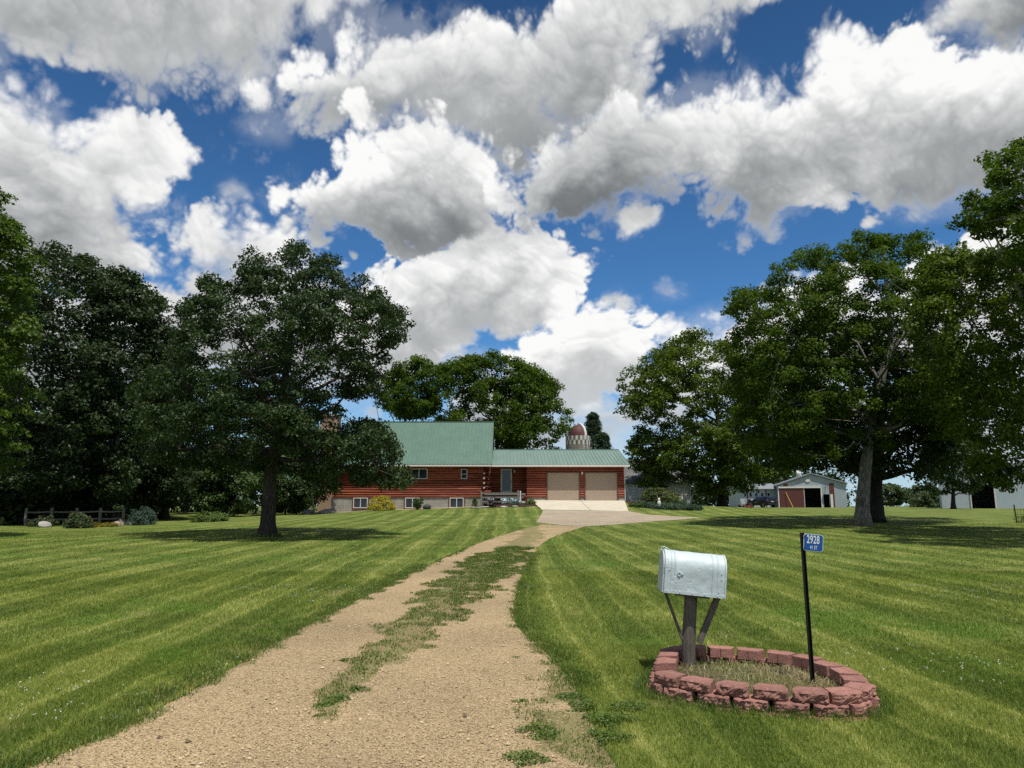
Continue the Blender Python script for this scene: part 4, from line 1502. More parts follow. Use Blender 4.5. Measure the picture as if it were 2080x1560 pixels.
for x, r_, w_ in ((.72, .2, .16), (-.55, .29, .26)):
    for s in (-1, 1):
        wl = MB().lathe([(.08, -w_ / 2), (r_ * .9, -w_ / 2), (r_, -w_ / 3), (r_, w_ / 3), (r_ * .9, w_ / 2), (.08, w_ / 2)], 18)
        wl.v = [(x + v[0], s * .46 + v[2], r_ + v[1]) for v in wl.v]
        wo = wl.build('wheel', MATS['tyre_rubber'], mw)
        rb = MB().lathe([(.03, s * w_ * .4), (r_ * .5, s * w_ * .55), (r_ * .5, s * w_ * .3)], 14)
        rb.v = [(x + v[0], s * .46 + v[2], r_ + v[1]) for v in rb.v]
        rb.build('rim', MATS['red_paint'], wo)

# ------------------------------------------------------------------ foliage
def leaf_mesh(name, C, N, size, up=.55, rand=.9, aspect=.62, lrng=None, fold=.25, droop=.0):
    """many small folded leaves: centres C (n,3), outward normals N (n,3)"""
    g = lrng
    n = len(C)
    nr = N * .55 + np.array([0, 0, up]) + g.normal(0, rand * .55, (n, 3))
    nr /= np.linalg.norm(nr, axis=1, keepdims=True) + 1e-9
    t = g.normal(0, 1, (n, 3)) + N * .8 - np.array([0, 0, droop])
    t -= nr * np.sum(t * nr, 1, keepdims=True)
    t /= np.linalg.norm(t, axis=1, keepdims=True) + 1e-9
    b = np.cross(nr, t)
    s = (size * g.uniform(.6, 1.35, n))[:, None]
    w = s * aspect * g.uniform(.75, 1.2, (n, 1))
    f = fold * s * g.uniform(-.3, 1.0, (n, 1))
    p0 = C - t * s * .5
    p2 = C + t * s * .5 - nr * f * .7
    p1 = C + b * w * .5 + nr * f * .5 + t * s * g.uniform(-.12, .12, (n, 1))
    p3 = C - b * w * .5 + nr * f * .5 + t * s * g.uniform(-.12, .12, (n, 1))
    V = np.stack([p0, p1, p2, p3], 1).reshape(-1, 3)
    i = np.arange(n)[:, None] * 4
    T = np.concatenate([i + np.array([[0, 1, 2]]), i + np.array([[0, 2, 3]])], 0)
    return np_mesh(name, V, tris=T)

def in_poly(P, poly):
    x, y = P[:, 0], P[:, 1]
    ins = np.zeros(len(P), bool)
    n = len(poly)
    for i in range(n):
        x0, y0 = poly[i]; x1, y1 = poly[(i + 1) % n]
        c = ((y0 > y) != (y1 > y)) & (x < (x1 - x0) * (y - y0) / ((y1 - y0) + 1e-12) + x0)
        ins ^= c
    return ins

def edge_dist(P, poly):
    best = np.full(len(P), 1e9)
    for i in range(len(poly)):
        a = np.array(poly[i], float); b = np.array(poly[(i + 1) % len(poly)], float)
        d = b - a
        t = np.clip(((P - a) @ d) / (d @ d + 1e-9), 0, 1)
        best = np.minimum(best, np.linalg.norm(P - a - t[:, None] * d, axis=1))
    return best

def crown_points(poly, Y, depth, clump_r, n_clumps, g, gap=.30, gap_scale=.35, max_px=None):
    """clump centres filling a crown of the given outline, thick in the middle and thin at the rim"""
    poly = [tuple(p) for p in poly]
    P = np.array(poly, float)
    lo, hi = P.min(0), P.max(0)
    rpx = clump_r / Y * F_PX
    out = []
    dmax = None
    tries = 0
    while len(out) < n_clumps and tries < 60:
        tries += 1
        q = g.uniform(lo, hi, (n_clumps * 3, 2))
        q = q[in_poly(q, poly)]
        d = edge_dist(q, poly)
        if dmax is None:
            dmax = max(np.percentile(d, 98), 1.0)
        k = d > rpx * .35
        q, d = q[k], d[k]
        e = np.clip(d / dmax, 0, 1)
        th = depth * np.sqrt(np.clip(1 - (1 - e) ** 2, 0.02, 1))
        s = g.uniform(-1, 1, len(q))
        s = np.sign(s) * np.abs(s) ** .62                    # most foliage sits towards the outside
        for (px, py), t, u in zip(q, th, s):
            w = at(px, py, Y + t * u)
            w = at(px, py, Y + t * u)
            nz = mnoise.noise(Vector((w.x, w.y, w.z)) * gap_scale + Vector((gap_scale * 91, 3.3, 7.7)))
            if nz < -gap * .5 and g.random() < .85:
                continue
            out.append((w.x, w.y, w.z))
            if len(out) >= n_clumps:
                break
    return np.array(out)

def crown_leaves(C, clump_r, per, g, flat=.62, layered=0.0):
    n = len(C)
    ctr = C.mean(0)
    rr = clump_r * g.uniform(.55, 1.35, n)
    k = np.maximum(6, (per * (rr / clump_r) ** 1.6).astype(int))
    idx = np.repeat(np.arange(n), k)
    d = g.normal(0, 1, (len(idx), 3))
    d /= np.linalg.norm(d, axis=1, keepdims=True)
    rad = g.random(len(idx)) ** .45
    off = d * rad[:, None] * rr[idx][:, None]
    off[:, 2] *= flat
    if layered:
        off[:, 2] -= layered * (np.hypot(off[:, 0], off[:, 1]) ** 2) / clump_r
    L = C[idx] + off
    out = C[idx] - ctr
    out /= np.linalg.norm(out, axis=1, keepdims=True) + 1e-9
    N = .6 * d + .5 * out
    return L, N

def limbs(mb, base_pts, base_r, C, g, n_limb=12, n_sub=90, r_limb=.35, twig=.012):
    """trunk along base_pts, limbs bending out to the clumps"""
    pts = [Vector(p) for p in base_pts]
    L = [0]
    for a, b in zip(pts[:-1], pts[1:]):
        L.append(L[-1] + (b - a).length)
    def trunk(s):
        s = max(0, min(1, s)) * L[-1]
        for i in range(len(pts) - 1):
            if s <= L[i + 1]:
                return pts[i].lerp(pts[i + 1], (s - L[i]) / max(1e-6, L[i + 1] - L[i]))
        return pts[-1].copy()
    tp, tr = [], []
    for i in range(19):
        s = i / 18
        tp.append(trunk(s))
        flare = 1 + .55 * math.exp(-s * L[-1] / (base_r * 1.6))
        tr.append(base_r * flare * (1 - .80 * s ** .9))
    mb.tube(tp, tr, 12, wob=.10)
    # limbs by farthest point choice
    sel = [int(g.integers(len(C)))]
    dist = np.linalg.norm(C - C[sel[0]], axis=1)
    for _ in range(n_limb - 1):
        j = int(np.argmax(dist * g.uniform(.6, 1, len(C))))
        sel.append(j)
        dist = np.minimum(dist, np.linalg.norm(C - C[j], axis=1))
    nodes = [(p, r) for p, r in zip(tp[5:], tr[5:])]
    z0, z1 = pts[0].z, pts[-1].z
    for j in sel:
        e = Vector(C[j])
        hgt = (e.z - z0) / max(.1, (z1 - z0))
        s = max(.30, min(.93, hgt * .62 + g.uniform(-.08, .08)))
        a = trunk(s)
        r0 = base_r * (1 - .8 * s) * g.uniform(.40, .62) * (r_limb / .35)
        mid = a.lerp(e, .5) + Vector((0, 0, (e - a).length * .10)) + Vector(g.normal(0, .05, 3)) * (e - a).length
        pp = []
        for i in range(8):
            t = i / 7
            p = a * (1 - t) ** 2 + mid * 2 * t * (1 - t) + e * t * t
            if 0 < i < 7: p = p + Vector(g.normal(0, .022, 3)) * (e - a).length
            pp.append(p)
        rr = [max(twig, r0 * (1 - .86 * i / 7)) for i in range(8)]
        mb.tube(pp, rr, 6, caps=False)
        nodes += list(zip(pp[1:], rr[1:]))
    NP = np.array([tuple(p) for p, r in nodes]); NRd = np.array([r for p, r in nodes])
    for j in g.choice(len(C), min(n_sub, len(C)), replace=False):
        e = C[j]
        d = np.linalg.norm(NP - e, axis=1) + 1.2 * np.maximum(0, NP[:, 2] - e[2])
        i = int(np.argmin(d))
        a = Vector(NP[i]); e = Vector(e)
        ln = (e - a).length
        if ln < .2 or ln > 7 * base_r + .4: continue
        mid = a.lerp(e, .5) + Vector(g.normal(0, .09, 3)) * ln
        r0 = min(NRd[i] * .7, .012 + ln * .018)
        mb.tube([a, a.lerp(mid, .6) , mid, mid.lerp(e, .55), e], [max(twig, r0 * k) for k in (1, .85, .68, .5, .3)], 4, caps=False)

def tree(name, label, cat, poly, Y, depth, base, trunk_px, trunk_r, leaf, per, n_clumps, clump_r, leafmat, barkmat, seed,
         group=None, gap=.30, gap_scale=.35, flat=.62, n_limb=12, n_sub=90, layered=0, up=.55, rand=.9, r_limb=.35, fold=.25, twig=.012):
    g = np.random.default_rng(seed)
    random.seed(seed)
    b = Vector(base)
    root = empty(name, b, 0, label, cat, group)
    C = crown_points(poly, Y, depth, clump_r, n_clumps, g, gap, gap_scale)
    L, N = crown_leaves(C, clump_r, per, g, flat, layered)
    o = np.array(b)
    me = leaf_mesh('crown', L - o, N, leaf, lrng=g, up=up, rand=rand, fold=fold)
    link('crown', me, MATS[leafmat], root)
    mb = MB()
    tp = [b - Vector((0, 0, .1))] + [at(px, py, Y) for px, py in trunk_px]
    tp = [p - b for p in tp]
    limbs(mb, tp, trunk_r, C - o, g, n_limb, n_sub, r_limb, twig)
    tm = mb.mesh('trunk')
    tm.polygons.foreach_set('use_smooth', np.ones(len(tm.polygons), bool))
    link('trunk', tm, MATS[barkmat], root)
    return root

leafy('oak_leaves', (.013, .030, .008), (.050, .084, .022), trans=.24, rough=.5, spec=.25, big=1.1)
leafy('maple_leaves', (.014, .038, .004), (.102, .160, .012), trans=.40, rough=.6, spec=.14, big=.9)
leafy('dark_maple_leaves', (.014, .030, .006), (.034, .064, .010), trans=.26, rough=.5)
leafy('walnut_leaves', (.018, .044, .004), (.122, .172, .012), trans=.36, rough=.55, spec=.2, big=.8)
leafy('ash_leaves', (.012, .027, .007), (.040, .066, .017), trans=.28, rough=.5)
leafy('light_maple_leaves', (.022, .052, .007), (.098, .150, .014), trans=.36, spec=.2, big=.9, rough=.5)
leafy('bush_leaves', (.030, .062, .016), (.085, .135, .036), trans=.30, rough=.5)
leafy('conifer_needles', (.012, .034, .012), (.038, .072, .024), trans=.10, rough=.6)
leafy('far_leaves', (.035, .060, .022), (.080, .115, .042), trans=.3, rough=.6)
bark('oak_bark', (.018, .014, .011), (.085, .070, .058), 3.0)
bark('grey_bark', (.075, .066, .056), (.30, .275, .24), 2.2)
bark('dark_bark', (.014, .012, .010), (.060, .052, .044), 2.5)

OAK = [(258,803),(280,780),(304,762),(330,715),(354,666),(362,616),(385,600),(404,595),(408,562),(429,553),(450,575),(467,566),(477,541),(500,503),(533,497),(550,524),(579,507),(596,487),(621,499),(636,526),(667,505),(696,528),(704,562),(746,553),(771,570),(792,608),(821,624),(852,649),(837,678),(825,708),(790,722),(779,753),(785,800),(767,826),(735,812),(700,822),(705,850),(750,846),(792,862),(812,912),(820,940),(833,970),(829,999),(800,985),(770,1002),(742,990),(700,985),(675,1005),(640,985),(608,965),(567,965),(533,962),(467,949),(430,965),(390,955),(330,945),(280,935),(262,900)]
ob = gp(543, 1090)
tree('oak_tree', 'dark spreading oak standing alone on the lawn left of the drive', 'tree', OAK, ob.y, 4.3, ob,
     [(545, 1040), (549, 960), (562, 880), (575, 800), (590, 690), (603, 560)], .27, .112, 120, 1250, .38, 'oak_leaves', 'oak_bark', 21,
     gap=.16, gap_scale=.6, n_limb=18, n_sub=320, rand=1.1, up=.4)

MAPLE = [(1464,617),(1493,578),(1530,590),(1545,560),(1532,543),(1577,517),(1629,501),(1645,482),(1687,503),(1710,490),(1745,459),(1787,475),(1820,480),(1845,469),(1871,464),(1892,506),(1930,560),(1950,640),(1970,720),(1960,800),(1950,880),(1900,905),(1850,890),(1800,925),(1770,880),(1740,905),(1690,945),(1640,955),(1590,950),(1540,935),(1500,900),(1480,840),(1470,780),(1490,720),(1470,660)]
mbse = gp(1752, 1068)
tree('maple_tree', 'large maple with a pale grey leaning trunk right of the house', 'tree', MAPLE, mbse.y, 5.5, mbse,
     [(1752, 1030), (1757, 960), (1764, 900), (1770, 850), (1790, 770), (1812, 690), (1800, 580), (1795, 510)], .33, .150, 150, 900, .52, 'maple_leaves', 'grey_bark', 31,
     gap=.26, gap_scale=.33, n_limb=14, n_sub=200, r_limb=.30)
MAPLE2 = [(1500,720),(1560,680),(1700,640),(1900,650),(1990,760),(1995,930),(1945,985),(1880,985),(1830,960),(1800,975),(1700,955),(1620,975),(1560,950),(1500,900)]
m2 = gp(1778, 1061)
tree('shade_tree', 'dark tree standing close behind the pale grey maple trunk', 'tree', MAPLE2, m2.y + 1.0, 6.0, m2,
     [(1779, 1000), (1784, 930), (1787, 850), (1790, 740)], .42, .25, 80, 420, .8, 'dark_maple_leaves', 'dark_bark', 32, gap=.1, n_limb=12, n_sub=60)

WALNUT = [(1245,774),(1287,737),(1314,711),(1361,690),(1398,658),(1450,664),(1487,685),(1530,720),(1580,780),(1620,850),(1630,930),(1604,966),(1572,988),(1540,1004),(1505,1000),(1485,1012),(1465,1004),(1440,1008),(1410,992),(1387,984),(1350,990),(1322,996),(1296,985),(1290,955),(1277,910),(1285,869),(1250,837),(1262,800)]
wb_ = on(1467, 72.0)
tree('walnut_tree', 'broad yellow green tree standing over the old barn right of the garage', 'tree', WALNUT, 72.0, 7.0, wb_,
     [(1468, 1000), (1468, 950), (1460, 880), (1450, 760)], .40, .28, 120, 700, .95, 'walnut_leaves', 'dark_bark', 41, gap=.24, gap_scale=.22, n_limb=14, n_sub=90, layered=.25, flat=.5)

CORNER = [(1903,425),(1925,418),(1945,432),(1965,412),(1945,395),(1965,378),(1990,398),(2012,380),(2000,350),(1985,330),(1998,308),(2030,318),(2050,288),(2140,260),(2230,330),(2260,500),(2260,700),(2180,760),(2090,720),(2060,600),(2020,540),(2045,500),(2010,480),(1985,492),(1968,474),(1950,462),(1930,450)]
cb = on(2240, 23.0)
tree('corner_maple', 'tall light green maple reaching in from the right edge', 'tree', CORNER, 23.0, 3.6, cb,
     [(2225, 950), (2190, 800), (2140, 640), (2100, 500), (2080, 380)], .34, .14, 80, 420, .34, 'maple_leaves', 'grey_bark', 51, gap=.42, gap_scale=.7, n_limb=16, n_sub=160)
CORNER2 = [(1852,580),(1895,505),(1950,488),(2010,478),(2080,480),(2190,520),(2200,760),(2190,985),(2090,992),(2030,1000),(1990,975),(1950,900),(1905,860),(1865,770),(1842,660)]
tree('edge_maple', 'broad yellow green maple filling the right edge below the tall corner maple', 'tree', CORNER2, 29.0, 3.8, on(2170, 29.0),
     [(2160, 950), (2140, 820), (2110, 680), (2080, 560)], .3, .16, 100, 520, .5, 'walnut_leaves', 'grey_bark', 53, gap=.2, gap_scale=.45, n_limb=12, n_sub=90, layered=.2)
SMALLT = [(1862,930),(1890,890),(1940,870),(1990,890),(2004,940),(1998,985),(1970,1008),(1930,1003),(1900,1008),(1872,990),(1858,960)]
sb_ = on(1936, 84.0)
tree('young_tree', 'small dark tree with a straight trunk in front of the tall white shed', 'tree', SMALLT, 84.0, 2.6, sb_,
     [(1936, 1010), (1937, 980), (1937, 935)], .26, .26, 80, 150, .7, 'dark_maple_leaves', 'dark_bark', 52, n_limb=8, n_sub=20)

NEARL = [(-190,300),(-60,330),(0,368),(22,392),(32,430),(58,462),(52,500),(78,492),(88,560),(70,620),(82,680),(58,700),(74,760),(68,820),(88,860),(58,890),(70,930),(38,950),(0,960),(-190,960)]
lb = on(-150, 30.0)
tree('light_maple', 'light green maple with drooping layered branches at the left edge', 'tree', NEARL, 30.0, 3.4, lb,
     [(-140, 950), (-120, 800), (-100, 600), (-80, 420)], .30, .17, 100, 420, .48, 'light_maple_leaves', 'dark_bark', 61, gap=.36, gap_scale=.5, n_limb=14, n_sub=80, layered=.45, flat=.38)

FOREST = [
    ('tall dark ash at the left end of the wood beside the fence', [(-60,600),(0,560),(40,520),(75,500),(110,490),(150,510),(190,520),(215,560),(228,640),(224,800),(205,950),(150,1010),(60,1020),(-40,1000),(-80,700)], 47, 100, 71),
    ('dark ash in the middle of the wood above the flowering shrub', [(165,640),(198,550),(240,535),(280,555),(300,600),(312,680),(306,800),(302,950),(272,1020),(200,1030),(160,900)], 50, 235, 72),
    ('feathery ash at the right end of the wood next to the oak', [(270,620),(298,570),(330,590),(352,630),(384,690),(404,800),(404,950),(384,1030),(300,1030),(278,900)], 56, 335, 73)]
for lab, poly, Y, bx, sd in FOREST:
    tree('ash_tree', lab, 'tree', poly, Y, 5.0, on(bx, Y), [(bx, 950), (bx + 4, 800), (bx + 8, 640)], .3, .26, 75, 520, .75, 'ash_leaves', 'dark_bark', sd,
         gap=.22, gap_scale=.3, n_limb=10, n_sub=60, group='dark trees along the left side')
# low trees filling the wood's edge
UNDER = [
    ('low dark thicket tree behind the split rail fence', [(-40,880),(60,850),(130,880),(150,960),(140,1052),(40,1058),(-60,1050)], 48.5, 60, 81),
    ('low dark thicket tree behind the flowering shrub', [(120,900),(180,870),(240,900),(262,960),(258,1045),(180,1052),(120,1045)], 50.5, 190, 82),
    ('low dark thicket tree behind the blue green shrub', [(240,900),(300,860),(360,890),(392,950),(390,1036),(310,1046),(245,1040)], 54, 310, 83)]
for lab, poly, Y, bx, sd in UNDER:
    tree('thicket_tree', lab, 'tree', poly, Y, 2.6, on(bx, Y), [(bx, 1000), (bx, 930)], .12, .24, 70, 190, .6, 'ash_leaves', 'dark_bark', sd, gap=.0, n_limb=6, n_sub=20, group='dark thicket along the left side')
# brighter bushes beyond the oak trunk
BEYOND = [
    ('leafy bush left of the oak trunk beyond the lawn', [(395,930),(440,890),(500,900),(530,950),(530,1030),(480,1048),(420,1048),(392,1020)], 62, 455, 84),
    ('leafy bush just right of the oak trunk beyond the lawn', [(520,940),(560,905),(610,920),(640,960),(640,1026),(600,1042),(540,1044),(515,1010)], 66, 580, 85),
    ('narrow leafy bush at the left end of the house', [(628,960),(645,935),(668,940),(682,985),(676,1030),(628,1032)], 74, 652, 87),
    ('taller bush seen through the oak near the house corner', [(360,860),(430,820),(540,830),(640,850),(665,900),(650,960),(560,960),(430,960),(360,930)], 72, 520, 86)]
for lab, poly, Y, bx, sd in BEYOND:
    tree('leafy_bush', lab, 'bush', poly, Y, 3.0, on(bx, Y), [(bx, 1010), (bx, 950)], .09, .26, 70, 210, .6, 'bush_leaves', 'dark_bark', sd, gap=.12, n_limb=6, n_sub=20, group='bushes beyond the oak')

BACK1 = [(870,745),(900,735),(940,722),(985,712),(1040,720),(1075,740),(1115,755),(1140,785),(1166,803),(1170,845),(1152,880),(1150,935),(860,935),(862,850),(850,800)]
tree('round_maple', 'round dense maple rising behind the green roof of the house', 'tree', BACK1, 92, 7.5, on(1010, 92), [(1010, 960), (1010, 860), (1005, 760)], .4, .32, 110, 700, 1.0, 'maple_leaves', 'dark_bark', 91, gap=.02, gap_scale=.2, n_limb=12, n_sub=80)
BACK2 = [(775,790),(770,752),(800,735),(850,722),(885,740),(880,780),(895,820),(870,850),(830,852),(800,848),(770,830),(760,800)]
tree('open_crowned_tree', 'open crowned tree showing above the roof beside the oak', 'tree', BACK2, 88, 4.0, on(820, 88), [(822, 960), (824, 870), (822, 770)], .3, .32, 80, 230, .9, 'maple_leaves', 'dark_bark', 92, gap=.25, gap_scale=.28, n_limb=10, n_sub=60)
def conifer(label, px, top, bot, half, Y, seed):
    g = np.random.default_rng(seed)
    b = on(px, Y)
    z1 = at(px, top, Y).z
    hw = half / F_PX * Y
    root = empty('conifer_tree', b, 0, label, 'tree', 'conifers behind the silo')
    H_ = z1 - b.z
    C = []
    for i in range(420):
        t = g.random() ** .8
        r = hw * (1 - t) ** .75 * (.45 + .55 * g.random()) * 1.25
        a = g.uniform(0, 2 * math.pi)
        C.append((r * math.cos(a), r * math.sin(a), H_ * (.06 + .93 * t) - r * .12))
    C = np.array(C)
    L, N = crown_leaves(C, .75, 80, g, .45, .3)
    link('crown', leaf_mesh('crown', L, N, .30, lrng=g, aspect=.35), MATS['conifer_needles'], root)
    MB().tube([(0, 0, -.1), (0, 0, H_ * .5), (0, 0, H_ * .97)], [.3, .16, .03], 8).build('trunk', MATS['dark_bark'], root)
conifer('tall dark conifer just right of the silo dome', 1207, 836, 1030, 44, 116, 95)
conifer('lower dark conifer right of the tall conifer behind the garage roof', 1228, 880, 1030, 26, 110, 96)

HOUSE_T = [(608,905),(640,872),(672,870),(694,895),(694,985),(676,1016),(650,1020),(622,1012)]
tree('corner_tree', 'small dark tree with a thin pale trunk before the left end of the house', 'tree', HOUSE_T, 60.0, 2.0, on(640, 60.0), [(634, 1010), (636, 970), (645, 900)], .09, .2, 70, 190, .55, 'dark_maple_leaves', 'grey_bark', 88, gap=.05, n_limb=7, n_sub=30)

# far field edge seen under the trees on the right
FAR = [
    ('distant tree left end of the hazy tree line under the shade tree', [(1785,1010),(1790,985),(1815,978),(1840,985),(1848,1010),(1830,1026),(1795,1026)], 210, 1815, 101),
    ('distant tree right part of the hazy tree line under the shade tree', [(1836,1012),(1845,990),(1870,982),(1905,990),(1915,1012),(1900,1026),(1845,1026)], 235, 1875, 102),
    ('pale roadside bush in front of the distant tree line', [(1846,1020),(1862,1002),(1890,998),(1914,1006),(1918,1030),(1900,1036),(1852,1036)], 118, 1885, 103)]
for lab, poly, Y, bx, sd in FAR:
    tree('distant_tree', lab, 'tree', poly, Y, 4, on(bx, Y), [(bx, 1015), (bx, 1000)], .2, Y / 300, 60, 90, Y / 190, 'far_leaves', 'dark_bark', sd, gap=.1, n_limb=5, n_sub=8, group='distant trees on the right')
# the wood and the farmyard trees close the view behind the buildings
def far_wood():
    g = np.random.default_rng(200)
    C = []
    for x0, x1, y0, y1, h, n in ((-75, -24, 66, 92, 15, 700), (-50, -31, 53, 66, 12, 420), (-40, -30, 44, 53, 3, 110), (-60, -44, 36, 66, 15, 260), (-20, -5, 120, 150, 5, 160), (28, 60, 128, 150, 9, 330), (-200, 260, 330, 380, 9, 700)):
        for _ in range(n):
            x, y = g.uniform(x0, x1), g.uniform(y0, y1)
            hh = h * (.65 + .35 * math.sin(x * .31) * math.cos(x * .13 + 1)) 
            C.append((x, y, gz(x, y) + g.random() ** .75 * hh))
    C = np.array(C)
    L, N = crown_leaves(C, 1.5, 46, g, .7)
    o = link('far_wood', leaf_mesh('far_wood', L, N, .62, lrng=g), MATS['ash_leaves'])
    tag(o, kind='stuff')
far_wood()

# ------------------------------------------------------------------ garden things near the house and the wood
def shrub(name, label, px, Y, w, h, leafm, seed, n=60, leaf=.07, per=60, shape='dome', cr=None, group=None, base_k=1.0, flat=.8, d=None, py=None, aspect=.62, cat='shrub', up=.55):
    g = np.random.default_rng(seed)
    b = on(px, Y) if py is None else gp(px, py)
    root = empty(name, b, 0, label, cat, group)
    C = []
    cr = cr or h * .16
    d = d or w
    while len(C) < n:
        u = g.uniform(-1, 1, 3); u[2] = g.random()
        if shape == 'dome':
            if u[0] ** 2 + u[1] ** 2 + u[2] ** 2 > 1: continue
            if u[0] ** 2 + u[1] ** 2 + u[2] ** 2 < .35: continue
            p = (u[0] * w / 2, u[1] * d / 2, u[2] * (h - cr) + cr * .3)
        elif shape == 'vase':
            r = .42 + .58 * u[2] ** .7
            if u[0] ** 2 + u[1] ** 2 > 1: continue
            p = (u[0] * r * w / 2, u[1] * r * d / 2, u[2] * (h - cr) + cr * .5)
        elif shape == 'cone':
            r = (1 - u[2]) ** .7
            if u[0] ** 2 + u[1] ** 2 > 1: continue
            p = (u[0] * r * w / 2, u[1] * r * d / 2, u[2] * (h - cr * .5) + cr * .3)
        else:     # spreading mat
            if u[0] ** 2 + u[1] ** 2 > 1: continue
            p = (u[0] * w / 2, u[1] * d / 2, u[2] * h * (1 - .5 * (u[0] ** 2 + u[1] ** 2)))
        C.append(p)
    C = np.array(C)
    # follow the ground
    C[:, 2] += ground_z(C[:, 0] + b.x, C[:, 1] + b.y) - b.z
    L, N = crown_leaves(C, cr, per, g, flat)
    L[:, 2] = np.maximum(L[:, 2], ground_z(L[:, 0] + b.x, L[:, 1] + b.y) - b.z + .01)
    link('crown', leaf_mesh('crown', L, N, leaf, lrng=g, aspect=aspect, up=up), MATS[leafm], root)
    mb = MB()
    for k in range(9):
        e = C[int(g.integers(len(C)))]
        mb.tube([(e[0] * .12, e[1] * .12, -.05), (e[0] * .5, e[1] * .5, e[2] * .6), tuple(e)], [.022, .015, .006], 5, caps=False)
    mb.build('stem', MATS['dark_bark'], root)
    return root

leafy('gold_leaves', (.30, .25, .012), (.52, .44, .03), trans=.25, c=(.16, .17, .02))
leafy('boxwood_leaves', (.030, .060, .012), (.085, .14, .02), trans=.2)
leafy('blue_juniper', (.035, .065, .045), (.085, .135, .095), trans=.12, rough=.6)
leafy('ground_juniper', (.022, .052, .028), (.060, .105, .055), trans=.12, rough=.6)
leafy('spread_juniper', (.045, .065, .012), (.12, .145, .028), trans=.2)
leafy('rose_leaves', (.028, .055, .018), (.070, .115, .040), trans=.25, c=(.34, .16, .11))
leafy('hosta_leaves', (.06, .105, .02), (.15, .21, .05), trans=.3)
leafy('purple_leaves', (.030, .010, .012), (.075, .022, .024), trans=.2)
leafy('yellow_flowers', (.10, .11, .012), (.20, .17, .012), trans=.3, c=(.42, .30, .015))

SX = 1.0135
def size(px, Y): return px / F_PX * Y
FY = 61.2
shrub('golden_shrub', 'round golden yellow shrub against the house foundation', 774, 61.0, size(57, 61), 1.32, 'gold_leaves', 301, n=120, leaf=.085, per=60, cr=.2)
shrub('boxwood', 'dark vase shaped shrub with light green top before a basement window', 849, 60.9, size(25, 61), .95, 'boxwood_leaves', 302, n=80, leaf=.06, per=55, shape='vase', cr=.13)
shrub('dwarf_conifer', 'small yellow green conical shrub left of the porch railing', 964, 61.0, size(17, 61), .82, 'spread_juniper', 303, n=50, leaf=.06, per=45, shape='cone', cr=.12)
shrub('barberry', 'small purple leaved shrub in the mulch before the porch', 1001, 60.2, .9, .95, 'purple_leaves', 304, n=40, leaf=.06, per=40, cr=.14)
shrub('low_perennial', 'grey green low plant in the mulch before the porch railing', 1047, 60.2, 1.2, .35, 'blue_juniper', 305, n=30, leaf=.06, per=40, shape='mat', cr=.12, cat='plant')
shrub('hosta', 'bright green low plant at the edge of the concrete slab', 1078, 60.0, .8, .42, 'hosta_leaves', 306, n=22, leaf=.12, per=26, shape='mat', cr=.14, cat='plant')
shrub('spreading_juniper', 'wide yellow green juniper in front of the old barn', 1343, 63.5, size(84, 63), 1.5, 'spread_juniper', 307, n=150, leaf=.12, per=60, shape='mat', cr=.28, d=3.0, flat=.35)
shrub('creeping_juniper', 'long low mat of dark green creeping juniper edging the flower bed', 1366, 57.0, size(124, 57), .48, 'ground_juniper', 308, n=240, leaf=.09, per=70, shape='mat', cr=.22, d=2.6, flat=.6)
shrub('clipped_groundcover', 'small green groundcover patch beside the concrete slab', 1297, 57.5, size(38, 57), .42, 'boxwood_leaves', 309, n=70, leaf=.08, per=55, shape='mat', cr=.18, d=1.8)
shrub('daylily', 'pale leafy perennial at the right end of the juniper bed', 1377, 61.0, 1.2, .8, 'hosta_leaves', 310, n=30, leaf=.12, per=30, cr=.18, cat='plant', aspect=.3)
# left side bed
shrub('rose_shrub', 'rounded shrub with pinkish blossoms near the split rail fence', 163, 42.0, size(50, 42), .98, 'rose_leaves', 311, n=110, leaf=.08, per=55, cr=.17)
shrub('fence_shrub', 'dark shrub half hiding the white boulder by the fence', 92, 43.6, size(52, 43), .75, 'rose_leaves', 312, n=70, leaf=.08, per=45, cr=.16)
shrub('blue_spruce', 'blue green bushy juniper standing on the garden bed edge', 290, 46.0, size(56, 46), 1.22, 'blue_juniper', 313, n=120, leaf=.10, per=55, cr=.18, aspect=.3)
shrub('hosta_clump', 'clump of pale striped hostas by the dark wood', 428, 48.5, size(66, 48), .62, 'hosta_leaves', 314, n=90, leaf=.16, per=34, shape='mat', cr=.22, d=1.2, aspect=.35)
shrub('yellow_groundcover', 'low yellow flowering groundcover beside the stone by the fence', 214, 43.6, size(56, 43), .22, 'yellow_flowers', 315, n=60, leaf=.07, per=40, shape='mat', cr=.14, d=1.0, cat='plant')

# split rail fence
fy = 45.0
f0 = on(55, fy)
fence = empty('split_rail_fence', f0, 0, 'weathered split rail fence in front of the dark wood', 'fence')
pxs = [55, 107, 157, 205, 252]
prev = None
for i, px in enumerate(pxs):
    Y = fy + i * .7
    b = on(px, Y)
    l = b - f0
    MB().box((l.x, l.y, l.z + .48), (.15, .15, 1.06), Euler((R(random.uniform(-2, 2)), R(random.uniform(-2, 2)), .2)).to_matrix()).build('post', MATS['grey_wood'], fence, bevel=.02)
    if prev is not None:
        for h in (.32, .76):
            MB().tube([prev + Vector((.05, -.02, h)), (prev + l) / 2 + Vector((0, -.02, h - .02)), l + Vector((-.05, -.02, h + .02))], [.045, .055, .045], 6, wob=.2).build('rail', MATS['grey_wood'], fence)
    prev = l

